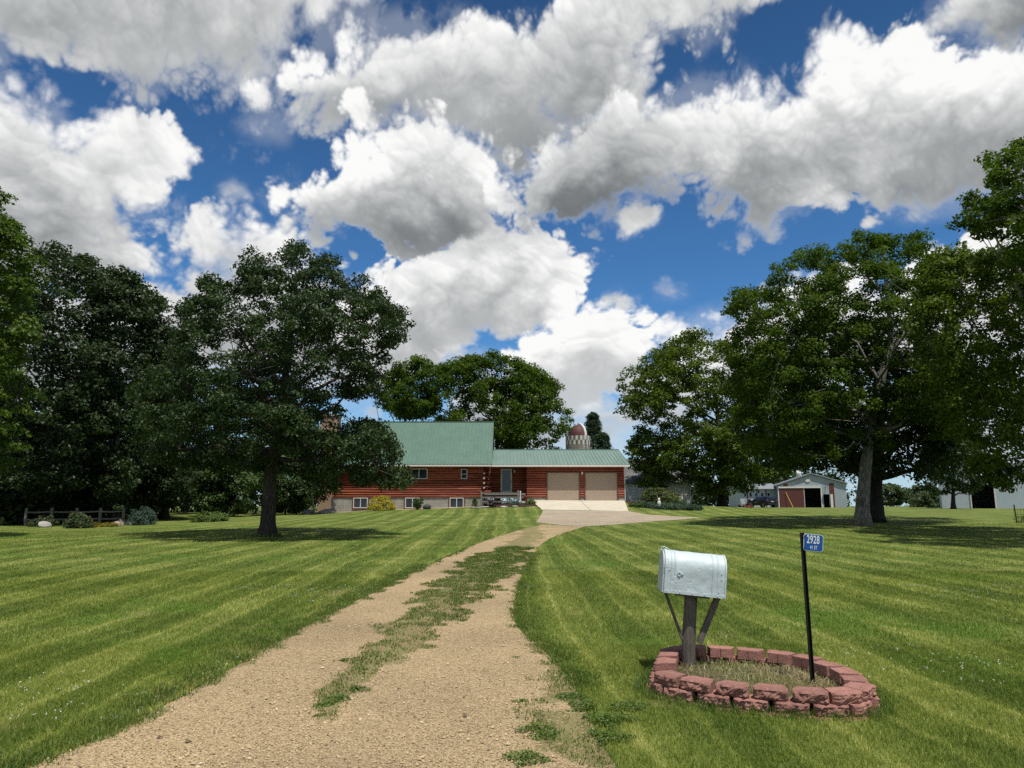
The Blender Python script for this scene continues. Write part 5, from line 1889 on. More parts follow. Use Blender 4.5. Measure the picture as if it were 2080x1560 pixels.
def rock(name, label, loc, s, m, seed, group=None):
    g = random.Random(seed)
    bm = bmesh.new()
    bmesh.ops.create_icosphere(bm, subdivisions=3, radius=1)
    off = Vector((g.random() * 50, g.random() * 50, 0))
    for v in bm.verts:
        n = mnoise.noise(v.co * 1.1 + off) * .35 + mnoise.noise(v.co * 3 + off) * .10
        v.co *= 1 + n
        v.co.x *= s[0]; v.co.y *= s[1]; v.co.z *= s[2]
        if v.co.z < -s[2] * .45: v.co.z = -s[2] * .45
    me = bpy.data.meshes.new(name)
    bm.to_mesh(me); bm.free()
    o = link(name, me, MATS[m], smooth=True)
    o.location = Vector(loc) + Vector((0, 0, s[2] * .36))
    o.rotation_euler = (0, 0, g.random() * 6)
    return tag(o, label, 'stone', group)
plain('white_stone', (.33, .31, .28), .9, var=.15, scale=3, bump=.3)
plain('tan_stone', (.38, .29, .22), .9, var=.25, scale=3, bump=.3)
plain('grey_stone', (.22, .22, .21), .9, var=.25, scale=3, bump=.3)
plain('dark_stone', (.05, .05, .055), .8, var=.4, scale=3, bump=.3)
rock('boulder', 'pale boulder under the dark shrub by the fence', on(95, 42.9), (.42, .3, .24), 'white_stone', 1)
rock('boulder', 'pinkish tan boulder beside the iron hook pole', on(243, 44.3), (.34, .3, .26), 'tan_stone', 2)
rock('boulder', 'dull brown boulder left of the blue green juniper', on(272, 46.0), (.45, .3, .18), 'grey_stone', 3)
# soil mound by the hook pole
# iron hook pole with a hanging basket of leaves
hb = on(232, 44.0)
hk = empty('hook_pole', hb, 0, 'thin iron hook pole with a small hanging plant', 'pole')
MB().tube([(0, 0, -.1), (0, 0, 1.15), (.06, 0, 1.26), (.18, 0, 1.3), (.28, 0, 1.24)], .014, 6).build('shaft', MATS['dark_metal'], hk)
g_ = np.random.default_rng(5)
C_ = np.c_[g_.normal(.26, .14, 14), g_.normal(0, .1, 14), g_.normal(1.12, .07, 14)]
L_, N_ = crown_leaves(C_, .1, 30, g_)
link('hanging_plant', leaf_mesh('hanging_plant', L_, N_, .07, lrng=g_), MATS['bush_leaves'], hk)

# white stones heaped at the house corner
g_ = random.Random(9)
spots_ = [(652, 1040), (658, 1036), (664, 1041), (668, 1035), (649, 1037), (672, 1040), (661, 1033), (655, 1033.5), (676, 1037), (666, 1038), (645, 1040), (670, 1043)]
for i, (px, py) in enumerate(spots_):
    r = g_.uniform(.16, .26)
    b = on(px, 61.5 - (py - 1038) * .18)
    rock('white_rock', 'pale rounded stone in the heap at the left house corner', b + Vector((0, 0, .12 if py < 1036 else 0)), (r, r * .9, r * .75), 'white_stone', 20 + i, 'pale stones heaped at the house corner')
rock('grey_boulder', 'grey boulder at the front of the pale stone heap', on(660, 60.2), (.5, .35, .22), 'grey_stone', 40)
rock('grey_boulder', 'grey boulder left of the pale stone heap', on(626, 62.0), (.5, .4, .28), 'grey_stone', 41)

# gravel along the foundation, mulch before the porch
def world_sheet(name, X, Y, lift, m):
    Z = ground_z(X, Y) + lift
    idx = np.arange(X.size).reshape(X.shape)
    q = np.stack([idx[:-1, :-1], idx[:-1, 1:], idx[1:, 1:], idx[1:, :-1]], -1).reshape(-1, 4)
    return tag(link(name, np_mesh(name, np.stack([X, Y, Z], -1).reshape(-1, 3), q, smooth=True), MATS[m]), kind='structure')
def m_bedgravel(t):
    P = wpos(t)
    v = t.voro(P, 22)[1]
    n = t.noise(P, 1.5, 4, .6)[0]
    f = t.m('ADD', t.m('MULTIPLY', t.sep(v)[0], .5), t.m('MULTIPLY', n, .5))
    return pbr(t, t.ramp(f, [(.2, (.30, .22, .14)), (.8, (.56, .45, .32))]), .95)
mat('bed_gravel', m_bedgravel)
def m_mulch(t):
    P = wpos(t)
    n = t.noise(t.vm('MULTIPLY', P, (1, 2, 1)), 9, 6, .75)[0]
    return pbr(t, t.ramp(n, [(.3, (.022, .012, .010)), (.7, (.085, .05, .042))]), .95, 0, t.bump(n, .8, .05), .1)
mat('mulch', m_mulch)
xa = np.linspace(at(600, 1035, 61.5).x, at(956, 1035, 61.5).x, 60)[None, :]
va = np.linspace(0, 1, 8)[:, None]
wid = np.interp(xa, [xa.min(), xa.min() + 2.5, xa.min() + 4, xa.max()], [.5, 1.9, 1.6, 1.2]) + .1 * np.sin(xa * 2.1)
world_sheet('gravel_bed', xa + 0 * va, HY - .02 - wid * (1 - va), .012, 'bed_gravel')
xa = np.linspace(at(966, 1030, 61).x, at(1103, 1030, 60).x, 40)[None, :]
wid = np.interp(xa, [xa.min(), xa.min() + 1, xa.max() - 2, xa.max()], [1.2, 2.9, 4.2, 4.6]) + .15 * np.sin(xa * 2.7)
world_sheet('mulch_bed', xa + 0 * va, HY - .3 - wid * (1 - va), .03, 'mulch')
xa = np.linspace(at(1278, 1035, 60).x, at(1420, 1040, 60).x, 40)[None, :]
wid = np.interp(xa, [xa.min(), xa.min() + 2, xa.max()], [4.8, 4.6, 4.4]) + .12 * np.sin(xa * 2.3)
o_ = world_sheet('juniper_bed', xa + 0 * va, 64.5 - xa * .25 + 2.0 - wid * (1 - va) , .02, 'mulch')
for i, (px, Y) in enumerate(((960, 60.6), (972, 60.2), (985, 60.0), (1024, 58.9), (1046, 58.6))):
    rock('flagstone', ['flat grey flagstone edging the mulch by the small conifer', 'flat grey flagstone at the foot of the left railing post', 'pale flat stone in front of the porch steps', 'small pale stone on the grass edge of the mulch', 'small pale stone in the mulch near the slab'][i], on(px, Y), (.5 if i < 3 else .26, .3, .09), 'grey_stone' if i < 2 else 'white_stone', 60 + i)
# dark tilted stone lantern shape by the shrub: a black boulder
rock('black_rock', 'dark boulder leaning at the foundation right of the vase shaped shrub', on(867, 61.2), (.34, .3, .33), 'dark_stone', 70)
rock('white_boulder', 'pale stone at the corner of the concrete slab', on(1062, 60.6), (.3, .25, .16), 'white_stone', 71)
# red flower pot by the garage corner
plain('red_pot_clay', (.20, .055, .045), .7)
pb = on(1065, 62.2)
pot = empty('flower_pot', pb, 0, 'dull red flower pot at the garage corner', 'pot')
MB().lathe([(.22, 0), (.30, .42), (.35, .43), (.35, .52), (.29, .52), (.28, .44)], 20).build('bowl', MATS['red_pot_clay'], pot, smooth=False)
MB().lathe([(.005, .455), (.27, .46)], 20, cap=False).build('soil', MATS['mulch'], pot)
# white marker stake by the railing
sb0 = on(1057, 60.9)
stake = empty('marker_stake', sb0, 0, 'white marker stake right of the porch railing', 'stake')
top = at(1056.5, 999, 60.9).z - sb0.z
MB().tube([(0, 0, -.2), (0, 0, top)], .05, 8).build('shaft', MATS['white_trim'], stake)
MB().lathe([(.06, top - .08), (.06, top + .02), (.03, top + .06)], 8).build('cap', MATS['white_trim'], stake)
# little white figure of a bird bath shape among the junipers
gb = on(1339, 56.2)
fg = empty('garden_ornament', gb, 0, 'tiny white garden ornament among the creeping junipers', 'ornament')
MB().lathe([(.10, .0), (.11, .3), (.14, .42), (.12, .56), (.07, .64)], 12).build('body', MATS['white_trim'], fg)
MB().lathe([(.02, .60), (.09, .66), (.10, .74), (.06, .82), (.01, .84)], 12).build('head', MATS['white_trim'], fg)

# wire plant cage at the right edge
cgY = 40.0
cg = on(2075, cgY)
cage = empty('plant_cage', cg, 0, 'wire cage on a dark post around a plant at the right edge', 'cage')
MB().bar((-.40, -.1, -.1), (-.47, -.1, .96), .045).build('post', MATS['dark_metal'], cage)
mb = MB()
for k in range(16):
    a = 2 * math.pi * k / 16
    mb.tube([(.38 * math.cos(a), .38 * math.sin(a), 0), (.38 * math.cos(a), .38 * math.sin(a), .72)], .006, 4)
for h in (.05, .25, .45, .7):
    mb.tube([(.38 * math.cos(a), .38 * math.sin(a), h) for a in np.linspace(0, 2 * math.pi, 25)], .006, 4, caps=False)
mb.build('wire_mesh', MATS['dark_metal'], cage)
g_ = np.random.default_rng(6)
C_ = np.c_[g_.normal(0, .14, 14), g_.normal(0, .14, 14), g_.uniform(.05, .35, 14)]
L_, N_ = crown_leaves(C_, .12, 22, g_)
o_ = link('caged_plant', leaf_mesh('caged_plant', L_, N_, .07, lrng=g_), MATS['bush_leaves'])
o_.location = cg
tag(o_, 'small leafy plant growing inside the wire cage', 'plant')

# ------------------------------------------------------------------ planter ring of red concrete blocks
RING = [(1.145, 6.17), (1.25, 6.04), (1.45, 5.90), (1.66, 5.78), (1.89, 5.68), (2.1, 5.61), (2.3, 5.57), (2.51, 5.58), (2.70, 5.76), (2.80, 6.13), (2.79, 6.5), (2.69, 6.82), (2.54, 7.0), (2.35, 7.15), (2.1, 7.27), (1.88, 7.34), (1.62, 7.34), (1.40, 7.19), (1.24, 6.78), (1.145, 6.45)]
def m_block(t):
    o = objc(t)
    oi = t.new('ShaderNodeObjectInfo').outputs['Random']
    n = t.noise(o, 14, 6, .7)[0]
    n2 = t.noise(o, 90, 4, .7)[0]
    v = t.voro(o, 140)[1]
    f = t.m('ADD', t.m('MULTIPLY', n, .6), t.m('ADD', t.m('MULTIPLY', n2, .3), t.m('MULTIPLY', t.sep(v)[0], .12)))
    col = t.ramp(f, [(.25, (.19, .095, .078)), (.5, (.345, .175, .143)), (.8, (.49, .30, .255))])
    col = t.mix(1.0, col, t.ramp(oi, [(0, (.82, .80, .80)), (1, (1.15, 1.10, 1.08))]), 'MULTIPLY')
    stain = t.mr(t.noise(t.vm('ADD', o, t.xyz(t.m('MULTIPLY', oi, 40), 0, 0)), 5, 4, .6)[0], .60, .75, 0, .6)
    col = t.mix(stain, col, (.33, .165, .085))
    n4 = t.noise(o, 38, 5, .75)[0]
    return pbr(t, col, .95, 0, t.bump(t.m('ADD', n2, t.m('MULTIPLY', n4, 1.4)), .9, .012), .15)
mat('red_block', m_block)

def block_mesh(seed, w=.250, d=.165, h=.080):
    g = random.Random(seed)
    rough = g.uniform(.017, .026)
    nx_, nz_ = 18, 7
    bm = bmesh.new()
    off = Vector((seed * 7.3, 0, 0))
    ring_v = []
    for k in range(nz_ + 1):
        z = h * k / nz_
        row = []
        for i in range(nx_ + 1):
            u = i / nx_ * 2 - 1
            p = Vector((u * w / 2 * (.985), -.0, z))
            n = mnoise.noise(p * 22 + off) * rough + abs(mnoise.noise(p * 45 + off)) * rough * .9 + mnoise.noise(p * 110 + off) * rough * .35
            edge = max(0, abs(u) - .8) / .2
            ez = max(0, abs(2 * z / h - 1) - .62) / .38
            y = -.012 + edge ** 2 * .030 + ez ** 2 * .014 + n
            row.append((p.x, y, z))
        iw = w * .36
        row += [(w / 2 * .97, .05, z), (iw, d, z), (.0035, d, z), (0, d - .012, z), (-.0035, d, z), (-iw, d, z), (-w / 2 * .97, .05, z)]
        ring_v.append([bm.verts.new(p) for p in row])
    m_ = len(ring_v[0])
    for k in range(nz_):
        for i in range(m_):
            j = (i + 1) % m_
            bm.faces.new((ring_v[k][i], ring_v[k][j], ring_v[k + 1][j], ring_v[k + 1][i]))
    bm.faces.new(ring_v[-1]); bm.faces.new(list(reversed(ring_v[0])))
    bmesh.ops.recalc_face_normals(bm, faces=bm.faces)
    es = [e for e in bm.edges if len(e.link_faces) == 2 and any(f == e.link_faces[0] or f == e.link_faces[1] for f in bm.faces[-2:])]
    bmesh.ops.triangulate(bm, faces=[f for f in bm.faces if len(f.verts) > 4])
    me = bpy.data.meshes.new('planter_block')
    bm.to_mesh(me); bm.free()
    me.materials.append(MATS['red_block'])
    return me
BLK = [block_mesh(i) for i in range(7)]
RING = [(1.975 + (x - 1.975) * .972, 6.46 + (y - 6.46) * .965) for x, y in RING]
RP = np.array(RING + RING[:1])
RD = np.r_[0, np.cumsum(np.hypot(*np.diff(RP, axis=0).T))]
def ring_at(s):
    s = s % RD[-1]
    return np.array([np.interp(s, RD, RP[:, 0]), np.interp(s, RD, RP[:, 1])])
RC = np.array(RING).mean(0)
g_ = random.Random(4)
courses = [(-.068, .045, 'partly buried red concrete block in the lowest course of the mailbox planter'),
           (.012, .022, 'red concrete block in the middle course of the mailbox planter'),
           (.093, .0, 'red concrete block in the top course of the mailbox planter')]
first_block = None
for ci, (zb, grow, lab) in enumerate(courses):
    nb = 19
    for k in range(nb):
        s = (k + (.5 if ci == 1 else 0) + .15) / nb * RD[-1]
        p = ring_at(s)
        t_ = ring_at(s + .1) - ring_at(s - .1)
        t_ /= np.linalg.norm(t_)
        nrm = np.array([t_[1], -t_[0]])
        if nrm @ (p - RC) < 0: nrm = -nrm
        # three blocks are missing from the top course at the left end
        if ci == 2 and p[0] < 1.22 and 6.2 < p[1] < 6.9: continue
        if first_block is None:
            o = first_block = bpy.data.objects.new('planter_block', BLK[0])
        else:
            o = first_block.copy()
            o.data = BLK[g_.randrange(7)]
        COL.objects.link(o)
        q_ = p + nrm * grow + nrm * g_.uniform(-.012, .012)
        o.location = (q_[0], q_[1], gz(*q_) + zb)
        o.rotation_euler = (R(g_.uniform(-1.2, 1.2)), R(g_.uniform(-1.2, 1.2)), math.atan2(nrm[1], nrm[0]) + math.pi / 2 + R(g_.uniform(-5, 5)))
        tag(o, lab, 'block', 'blocks of the planter ring')

# soil heap inside the ring
def soil_z(x, y):
    d = np.hypot((np.asarray(x) - 1.98) / .85, (np.asarray(y) - 6.45) / .80)
    return ground_z(x, y) + .045 + .055 * _ss(1.1 - d) + .02 * (fnoise(x, y, 9) - .5)
inner = np.array(RING)
inner = RC + (inner - RC) * (1 - .10 / np.linalg.norm(inner - RC, axis=1, keepdims=True))
inn = chaikin(np.vstack([inner, inner[:1]]), 1)
kk = np.linspace(.02, 1, 14)[:, None]
SXX = RC[0] + (inn[None, :, 0] - RC[0]) * kk
SYY = RC[1] + (inn[None, :, 1] - RC[1]) * kk
SZZ = soil_z(SXX, SYY)
idx = np.arange(SXX.size).reshape(SXX.shape)
q = np.stack([idx[:-1, :-1], idx[:-1, 1:], idx[1:, 1:], idx[1:, :-1]], -1).reshape(-1, 4)
def m_soil(t):
    P = wpos(t)
    n = t.noise(P, 22, 6, .7)[0]
    b = t.noise(P, 2.5, 3, .5)[0]
    a = t.ramp(n, [(.3, (.045, .035, .025)), (.7, (.17, .135, .09))])
    return pbr(t, t.mix(t.mr(b, .45, .6), a, (.10, .105, .04)), .95, 0, t.bump(n, .7, .03), .1)
mat('planter_soil', m_soil)
tag(link('planter_soil', np_mesh('planter_soil', np.stack([SXX, SYY, SZZ], -1).reshape(-1, 3), q, smooth=True), MATS['planter_soil']), kind='structure')

# ------------------------------------------------------------------ mailbox
def m_galv(t):
    o = objc(t)
    n = t.noise(o, 5, 5, .6)[0]
    n2 = t.noise(o, 22, 5, .65)[0]
    n3 = t.noise(t.vm('MULTIPLY', o, (1, 1, 4)), 40, 3, .6)[0]
    f = t.m('ADD', t.m('MULTIPLY', n, .55), t.m('ADD', t.m('MULTIPLY', n2, .35), t.m('MULTIPLY', n3, .12)))
    col = t.ramp(f, [(.3, (.43, .50, .53)), (.55, (.49, .56, .585)), (.8, (.56, .615, .635))])
    grime = t.mr(t.noise(o, 60, 3, .7)[0], .68, .76, 0, .7)
    col = t.mix(grime, col, (.20, .20, .19))
    dent = t.noise(o, 9, 3, .5)[0]
    pock = t.mr(t.voro(o, 16)[0], .0, .28, 0, 1, 'SMOOTHSTEP')
    h = t.m('ADD', t.m('MULTIPLY', dent, 1.0), t.m('MULTIPLY', pock, .35))
    return pbr(t, col, t.mr(n2, .3, .7, .5, .68), .05, t.bump(h, .35, .02), .5)
mat('painted_tin', m_galv)
plain('grey_post_wood', (.150, .135, .115), .9, var=.35, scale=7, bump=.6)
def m_postwood(t):
    o = objc(t)
    s = t.vm('MULTIPLY', o, (1, 1, .07))
    n = t.noise(s, 55, 7, .7, dist=.4)[0]
    n2 = t.noise(o, 5, 4, .6)[0]
    z = t.sep(o)[2]
    col = t.ramp(t.m('ADD', t.m('MULTIPLY', n, .7), t.m('MULTIPLY', n2, .35)), [(.3, (.045, .037, .030)), (.55, (.135, .118, .098)), (.85, (.27, .245, .21))])
    return pbr(t, col, .9, 0, t.bump(n, .9, .012), .2)
mat('post_wood', m_postwood)

PY = 6.95
pb_ = at(1395, 1352, PY)
pb_.z = float(soil_z(pb_.x, PY)) - .12
pt = at(1403, 1206, PY)
mail = empty('mailbox', (pb_.x, PY, pb_.z), 0, 'dented pale blue grey tin mailbox on a weathered leaning post', 'mailbox')
mb = MB()
d_ = pt - pb_
mb.tube([d_ * k + Vector((.003 * math.sin(k * 9), 0, 0)) for k in np.linspace(0, 1, 12)], [.064, .063, .062, .061, .061, .060, .060, .059, .059, .058, .058, .057], 14, wob=.04)
pst = mb.build('post', MATS['post_wood'], mail, smooth=True)
ML, MW, MS, MRr = .550, .145, .225, .145
bx = at(1404.5, 1206, PY)           # middle of the underside
ROLL = R(5.6)
def prof(s=1.0, grow=0.0):
    p = [(-MW * s - grow, -grow * .4), (-MW * s - grow, MS)]
    p += [(-(MRr * s + grow) * math.cos(a), MS + (MRr * s + grow) * math.sin(a)) for a in np.linspace(0, math.pi, 19)[1:-1]]
    p += [(MW * s + grow, MS), (MW * s + grow, -grow * .4)]
    return p
def MX(mb, name, m, parent=mail, bevel=0.0, smooth=False):
    Mx = Matrix.Translation(bx - Vector((pb_.x, PY, pb_.z))) @ Matrix.Rotation(ROLL, 4, 'Y') @ Matrix.Rotation(R(-3), 4, 'Z')
    mb.v = [tuple(Mx @ Vector(v)) for v in mb.v]
    return mb.build(name, MATS[m], parent, bevel, smooth)
# shell with slight dents
vs, fs = [], []
xs = np.linspace(-ML / 2, ML / 2, 49)
def fine_prof(n=64):
    P = np.array(prof() )
    d = np.r_[0, np.cumsum(np.hypot(*np.diff(P, axis=0).T))]
    u = np.linspace(0, d[-1], n)
    return np.stack([np.interp(u, d, P[:, 0]), np.interp(u, d, P[:, 1])], 1)
FP = fine_prof()
for x in xs:
    for (y, z) in FP:
        k = 0.0
        p = Vector((x * 5, y * 5, z * 5))
        if -.19 < x < .17:
            k = .006 * mnoise.noise(p) + .003 * mnoise.noise(p * 2.7)
        nv = Vector((0, y, max(0, z - MS)))
        nv = nv.normalized() if nv.length > 1e-6 else Vector((0, -1, 0))
        q_ = Vector((x, y, z)) + nv * k
        vs.append(tuple(q_))
nf = len(FP)
for i in range(len(xs) - 1):
    for j in range(nf - 1):
        a = i * nf + j
        fs.append((a, a + nf, a + nf + 1, a + 1))
    fs.append((i * nf + nf - 1, (i + 1) * nf + nf - 1, (i + 1) * nf, i * nf))
fs.append(tuple((len(xs) - 1) * nf + j for j in range(nf)))
fs.append(tuple(reversed(range(nf))))
body = MX(MB().add(vs, fs), 'box', 'painted_tin', smooth=False)
body.data.polygons.foreach_set('use_smooth', [len(p.vertices) == 4 for p in body.data.polygons])
# pressed ribs
def band(x0, x1, g, name):
    P0, P1 = prof(1, .0005), prof(1, g)
    mb = MB()
    n = len(P0)
    vs = [(x0, y, z) for y, z in P0] + [(x0 + .004, y, z) for y, z in P1] + [(x1 - .004, y, z) for y, z in P1] + [(x1, y, z) for y, z in P0]
    fs = []
    for r in range(3):
        for i in range(n - 1):
            a = r * n + i
            fs.append((a, a + 1, a + 1 + n, a + n))
    return MX(mb.add(vs, fs), name, 'painted_tin', parent=body)
for x0, x1 in ((-.222, -.206), (-.188, -.172), (.148, .162), (.192, .206)):
    band(x0, x1, .0045, 'rib')
band(-.275, -.246, .006, 'rim')
band(.258, .276, .006, 'rim')
# door on the left end with its latch
P_ = prof(.97)
mb = MB().prism(P_, 'x', -ML / 2 - .014, -ML / 2 - .003)
door_ = MX(mb, 'door', 'painted_tin', bevel=.003)
mb = MB()
mb.tube([(-.283, 0, MS + MRr - .025), (-.297, 0, MS + MRr + .004), (-.29, 0, MS + MRr + .022), (-.268, 0, MS + MRr + .026), (-.246, 0, MS + MRr + .014), (-.225, 0, MS + MRr + .004)], .0045, 6)
mb.bar((-.325, 0, MS + MRr - .006), (-.283, 0, MS + MRr - .010), .018, .004)
MX(mb, 'latch', 'painted_tin', parent=door_)
# base flange, rivets and the flag's empty bracket
mb = MB()
for s in (-1, 1):
    mb.box((0, s * (MW + .003), .012), (ML, .004, .026))
MX(mb, 'flange', 'painted_tin', parent=body)
mb = MB()
for x in (-.255, -.13, -.02, .09, .20, .262):
    for s in (-1, 1):
        mb.lathe([(.007, 0), (.005, .004), (.001, .005)], 8)
        n8 = 24
        mb.v[-n8:] = [(x + v[0], s * (MW + .005 + v[2]), .014 + v[1]) for v in mb.v[-n8:]]
for x, z in ((.23, .21), (.23, .16), (-.235, .20), (-.17, .10), (.21, .05)):
    mb.lathe([(.006, 0), (.004, .004), (.001, .005)], 8)
    mb.v[-24:] = [(x + v[0], -(MW + .002 + v[2]), z + v[1]) for v in mb.v[-24:]]
MX(mb, 'rivet', 'painted_tin', parent=body)
mb = MB()
mb.tube([(-.145 + .016 * math.cos(a), -MW - .008, .172 + .016 * math.sin(a)) for a in np.linspace(.6, 5.4, 14)], .004, 6)
mb.box((-.122, -MW - .006, .176), (.03, .008, .016))
MX(mb, 'flag_bracket', 'painted_tin', parent=body)
# two props under the box
off = Vector((pb_.x, PY, pb_.z))
a, b = at(1350, 1199, PY - .02) - off, at(1386, 1299, PY - .02) - off
MB().bar(a, b, .026, .02, up=(0, 1, 0)).build('brace', MATS['post_wood'], mail, bevel=.002)
a, b = at(1458, 1211, PY - .03) - off, at(1420, 1306, PY - .03) - off
MB().bar(a, b, .04, .052, up=(1, 0, 0)).build('brace', MATS['post_wood'], mail, bevel=.003)
mb = MB().box((0, 0, -.012), (.30, .16, .022))
MX(mb, 'bracket_board', 'post_wood')

# ------------------------------------------------------------------ house number sign
plain('sign_blue', (.006, .075, .30), .35, var=.08)
plain('sign_white', (.72, .74, .74), .4, var=.04)
plain('black_steel', (.012, .012, .012), .5, .4, var=.3)
QY_ = 6.25
s0 = at(1650, 1380, QY_)
s1 = at(1628, 1082, QY_)
s0.z = float(soil_z(s0.x, QY_)) - .1
sign = empty('address_sign', s0, 0, 'small blue house number sign 2928 on a thin black steel post', 'sign')
mb = MB()
u = (s1 - s0)
# U-channel post
W_ = .030
for dx, dy, w, d in ((0, 0, W_, .005), (-W_ / 2 + .0025, -.012, .005, .02), (W_ / 2 - .0025, -.012, .005, .02)):
    a = Vector((dx, dy, 0)); b = u + Vector((dx, dy, 0))
    mb.bar(a, b, w, d, up=(0, 1, 0))
mb.build('post', MATS['black_steel'], sign)
pc = at(1652, 1102.5, QY_ - .03) - s0
pw, ph = .163, .137
Mx = Matrix.Translation(pc) @ Matrix.Rotation(R(5.2), 4, 'Y') @ Matrix.Rotation(R(2), 4, 'Z')
def rrect(w, h, r, n=6):
    out = []
    for cx_, cz_, a0 in ((w / 2 - r, h / 2 - r, 0), (-w / 2 + r, h / 2 - r, 90), (-w / 2 + r, -h / 2 + r, 180), (w / 2 - r, -h / 2 + r, 270)):
        for k in range(n + 1):
            a = R(a0 + 90 * k / n)
            out.append((cx_ + r * math.cos(a), cz_ + r * math.sin(a)))
    return out
def SG(mb, name, m, parent=sign):
    mb.v = [tuple(Mx @ Vector(v)) for v in mb.v]
    return mb.build(name, MATS[m], parent)
plate = SG(MB().prism(rrect(pw, ph, .020), 'y', -.0015, .0015), 'sign_plate', 'sign_white')
SG(MB().prism(rrect(pw - .007, ph - .007, .017), 'y', -.0025, -.0014), 'blue_face', 'sign_blue', plate)
def text(txt, size, x, z, sx, name, weight=.0):
    cu = bpy.data.curves.new(name, 'FONT')
    cu.body = txt
    cu.size = size
    cu.align_x = 'CENTER'; cu.align_y = 'CENTER'
    cu.offset = weight
    cu.extrude = .0004
    cu.space_character = 1.06
    o = bpy.data.objects.new(name, cu)
    COL.objects.link(o)
    dg = bpy.context.evaluated_depsgraph_get()
    me = bpy.data.meshes.new_from_object(o.evaluated_get(dg))
    bpy.data.objects.remove(o)
    me.transform(Matrix.Translation((x, -.0036, z)) @ Matrix.Diagonal((sx, 1, 1, 1)) @ Matrix.Rotation(R(90), 4, 'X'))
    me.transform(Mx)
    me.materials.clear()
    me.materials.append(MATS['sign_white'])
    t = link(name, me, None, plate)
    return t
text('2928', .092, -.003, .022, .56, 'number', .0012)
text('41 ST', .040, .002, -.040, .62, 'street', .0004)
mb = MB()
for z in (.045, -.045):
    mb.lathe([(.006, 0), (.005, .004), (.001, .005)], 8)
    mb.v[-24:] = [(-pw / 2 + .008 + v[0], -.003 - v[2], z + v[1]) for v in mb.v[-24:]]
    mb.bar((-pw / 2 - .035, .01, z), (-pw / 2 + .008, .01, z), .006)
SG(mb, 'bolt', 'black_steel')

# ------------------------------------------------------------------ grass blades near the camera
def blade_mesh(name, X, Y, Z, h, w, g, lean=.55, curl=.5):
    n = len(X)
    a = g.uniform(0, 2 * np.pi, n)
    dirv = np.stack([np.cos(a), np.sin(a), np.zeros(n)], 1)
    b = g.uniform(0, 2 * np.pi, n)
    wv = np.stack([np.cos(b), np.sin(b), np.zeros(n)], 1) * (w / 2)[:, None]
    l = (np.abs(g.normal(0, lean, n)))[:, None]
    P = np.stack([X, Y, Z], 1)
    up = np.array([0, 0, 1.0])
    mid = P + (up * .55 + dirv * l * .30) * h[:, None]
    tip = P + (up * (1 - .25 * l.clip(0, 1.4)) + dirv * l * (.62 + curl * .4)) * h[:, None]
    V = np.stack([P - wv, P + wv, mid + wv * .75, mid - wv * .75, tip], 1).reshape(-1, 3)
    i = np.arange(n)[:, None] * 5
    Q = i + np.array([[0, 1, 2, 3]])
    T = i + np.array([[3, 2, 4]])
    return np_mesh(name, V, quads=Q, tris=T)

def m_blades(t):
    g = t.new('ShaderNodeNewGeometry')
    rnd = g.outputs['Random Per Island']
    c = t.mix(1.0, lawn_col(t), t.ramp(rnd, [(0, (1.0, 1.03, .95)), (.6, (1.52, 1.48, 1.36)), (.88, (1.85, 1.65, 1.5)), (1.0, (2.3, 1.95, 2.1))]), 'MULTIPLY')
    p = t.new('ShaderNodeBsdfPrincipled')
    t.put(p.inputs['Base Color'], c)
    p.inputs['Roughness'].default_value = .55
    p.inputs['Specular IOR Level'].default_value = .3
    tr = t.new('ShaderNodeBsdfTranslucent')
    t.put(tr.inputs[0], t.mix(1.0, c, (1.15, 1.25, .7), 'MULTIPLY'))
    m = t.new('ShaderNodeMixShader')
    m.inputs[0].default_value = .35
    t.l.new(p.outputs[0], m.inputs[1]); t.l.new(tr.outputs[0], m.inputs[2])
    return m.outputs[0]
mat('grass_blades', m_blades)
leafy('edge_grass', (.095, .140, .045), (.22, .27, .105), trans=.3, c=(.30, .27, .12), big=1.2)
leafy('weeds', (.055, .110, .018), (.155, .220, .045), trans=.28, big=2.0)
leafy('verge_grass', (.050, .105, .014), (.150, .205, .038), trans=.3, big=1.6, c=(.32, .25, .10))
leafy('dead_grass', (.24, .19, .10), (.58, .48, .28), trans=.25, big=2.0, c=(.10, .13, .04))
leafy('clover_white', (.50, .50, .44), (.75, .75, .66), trans=.2)

GG = np.random.default_rng(99)
ring_out = RC + (np.array(RING) - RC) * (1 + .05 / np.linalg.norm(np.array(RING) - RC, axis=1, keepdims=True))
ring_in = RC + (np.array(RING) - RC) * (1 - .15 / np.linalg.norm(np.array(RING) - RC, axis=1, keepdims=True))

def field(n, y0, y1, margin=2.6):
    """random ground places in the wedge the camera looks over"""
    u = GG.random(n)
    Y = np.sqrt(y0 ** 2 + u * (y1 ** 2 - y0 ** 2))
    X = GG.uniform(-1, 1, n) * (.735 * Y + margin)
    return X, Y

def drive_in(X, Y):
    l, r = drive_edges(Y)
    return (X > l) & (X < r) & (Y < DRIVE_Y1)

